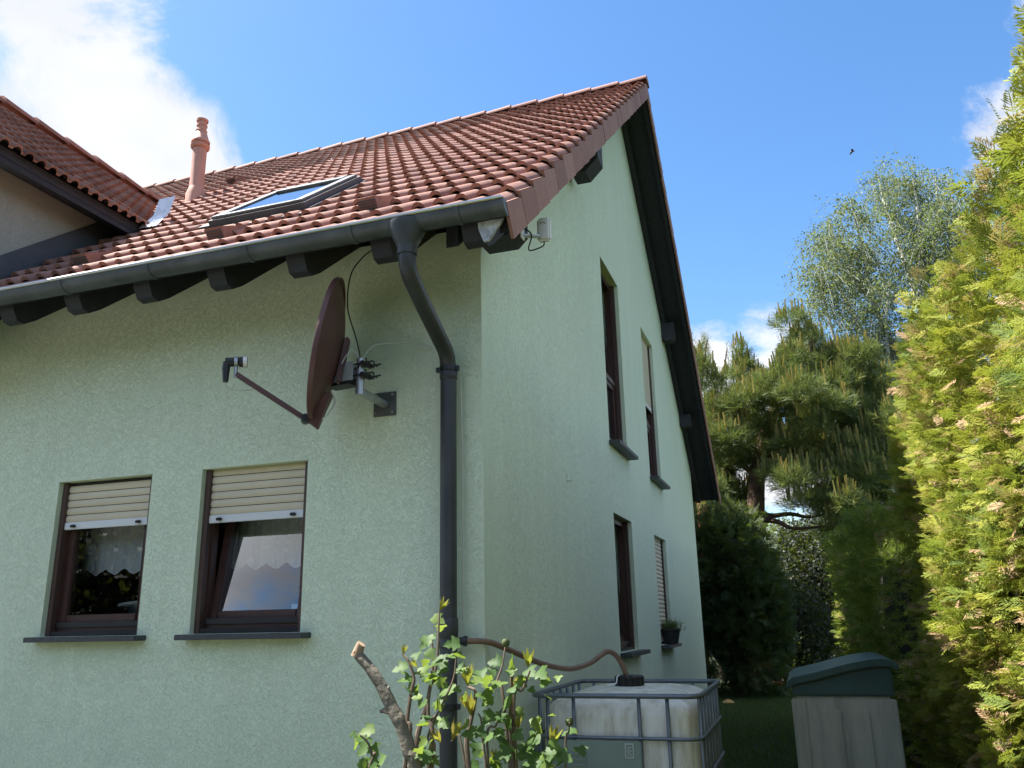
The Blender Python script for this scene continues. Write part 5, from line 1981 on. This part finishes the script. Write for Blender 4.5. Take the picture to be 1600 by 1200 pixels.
rnd = random.Random(5)
PLY = -1.25
tr_ = thing('pruned_trunk', 'bare grey pruned trunk with a freshly sawn top', 'tree stump', tuple(Vector((at(645, 1200, PLY).x + .05, PLY, 0))))
tp = [(at(652, 1200, PLY) + Vector((.03, 0, -.5))), at(650, 1230, PLY), at(640, 1175, PLY), at(628, 1135, PLY), at(615, 1110, PLY), at(605, 1090, PLY), at(592, 1065, PLY), at(577, 1043, PLY), at(563, 1027, PLY), at(557, 1018, PLY)]
tp[0].z = 0
cp_ = curve_pts(tp, 5)
rr_ = list(np.interp(np.linspace(0, 1, len(cp_)), [0, .3, .6, .9, 1], [.032, .027, .024, .020, .022]))
rr_ = [q * (1 + .035 * math.sin(i * .83) + .02 * math.sin(i * 2.3)) for i, q in enumerate(rr_)]
MB().tube(cp_, rr_, 10).build('trunk', 'bark_grey', tr_)
e1 = at(556, 1018, PLY)
MB().tube([e1 + Vector((.004, 0, -.02)), at(563, 1009, PLY), at(565, 1006, PLY)], [.024, .019, .019], 9).build('sawn_stub', 'cut_wood', tr_)
MB().tube([at(610, 1112, PLY), at(600, 1110, PLY), at(594, 1112, PLY)], [.014, .010, .006], 7).build('knot', 'bark_grey', tr_)
MB().tube([at(604, 1082, PLY), at(608, 1072, PLY)], [.010, .005], 6).build('knot', 'bark_grey', tr_)

leafy('leafy_shrub', 'leafy shrub with lobed leaves climbing in front of the downpipe',
      [[(470, 1000), (460, 840), (490, 640), (505, 560), (470, 450), (430, 400), .012, .004], [(520, 1010), (560, 850), (600, 700), (625, 560), (635, 430), (625, 300), .013, .004],
       [(620, 1060), (600, 820), (610, 640), (660, 460), (672, 220), (676, 110), .013, .003], [(530, 1060), (520, 960), (545, 880), (600, 870), (650, 810), .009, .004], [(640, 1100), (600, 950), (760, 600), (790, 430), .008, .003]],
      [(670, 165, 95), (600, 305, 95), (575, 330, 80), (640, 290, 60), (410, 490, 105), (520, 410, 80), (455, 570, 110), (620, 400, 85), (690, 450, 120), (760, 330, 110), (570, 520, 110), (600, 570, 80), (640, 590, 90),
       (720, 650, 130), (540, 720, 90), (670, 735, 110), (620, 985, 100), (560, 870, 80), (650, 460, 100), (690, 510, 90), (830, 510, 90), (800, 640, 60), (520, 640, 90), (480, 610, 80), (650, 860, 90), (710, 870, 90),
       (560, 1000, 80), (590, 1090, 110), (540, 1110, 100), (640, 1120, 90), (700, 600, 80), (560, 740, 80), (520, 690, 70)],
      [(676, 110, 110), (430, 405, 80), (530, 490, 80), (760, 985, 150), (690, 1000, 110)], PLY, rnd)
leafy('leafy_sprout', 'small leafy sprout left of the pruned trunk', [[(200, 1170), (220, 1080), (195, 1000), (140, 945), .008, .003]],
      [(185, 915, 100), (120, 1000, 100), (170, 1040, 110), (240, 1045, 90), (260, 1135, 120), (170, 1150, 80), (100, 945, 50), (215, 1160, 110)], [], PLY - .05, rnd)
leafy('leafy_shrub', 'spreading leafy shrub in front of the caged water tank',
      [[(870, 1120), (880, 900), (910, 760), (920, 650), (870, 620), .014, .005], [(1165, 1000), (1160, 760), (1165, 600), (1170, 480), .013, .005], [(1110, 690), (1065, 600), (1100, 480), (1125, 330), .008, .003],
       [(1180, 760), (1240, 640), (1290, 510), .009, .004], [(1000, 1010), (1060, 880), (1100, 760), .007, .003], [(980, 1040), (960, 850), (940, 800), .007, .003], [(1530, 1060), (1550, 930), (1555, 860), .006, .003], [(830, 1020), (760, 985), .006, .003]],
      [(820, 500, 80), (960, 530, 110), (1050, 450, 100), (1170, 470, 120), (930, 580, 110), (1070, 600, 130), (1290, 520, 110), (1370, 530, 110), (1390, 590, 100), (1230, 590, 90), (1010, 690, 100), (1130, 720, 130),
       (1175, 640, 90), (1010, 830, 110), (1140, 870, 100), (1210, 950, 90), (1060, 950, 110), (880, 930, 110), (1140, 1010, 110), (1340, 890, 110), (1550, 930, 110), (1430, 1080, 130), (1520, 1090, 110), (1460, 1020, 100),
       (1290, 1000, 160), (1100, 1080, 120), (1290, 1140, 110), (900, 1150, 90), (1000, 580, 90), (1100, 830, 80), (960, 930, 90), (1250, 1060, 120), (1180, 1090, 120), (1050, 1130, 110), (1370, 1130, 110), (1220, 800, 80),
       (1320, 850, 90), (1440, 810, 50), (850, 690, 70), (930, 1040, 100), (1000, 970, 90), (1480, 560, 60), (1300, 640, 60), (850, 880, 80)],
      [(870, 620, 170), (1160, 640, 110), (890, 820, 170), (850, 760, 100), (1210, 910, 110), (1275, 490, 140), (1430, 1020, 150), (1050, 1125, 90)], PLY + .15, rnd)
cap_ = bpy.data.objects  # seed heads on thin stalks
sh_ = [o for o in cap_ if o.get('label', '').startswith('spreading')][0]
for x, y in ((1125, 330), (1555, 865)):
    p = at(CX(x), CY(y), PLY + .15)
    MB().lathe(p - Vector((0, 0, .012)), (0, 0, 1), [(0, .006), (.008, .015), (.022, .017), (.032, .010)], 9).build('seed_head', 'stem_green', sh_)
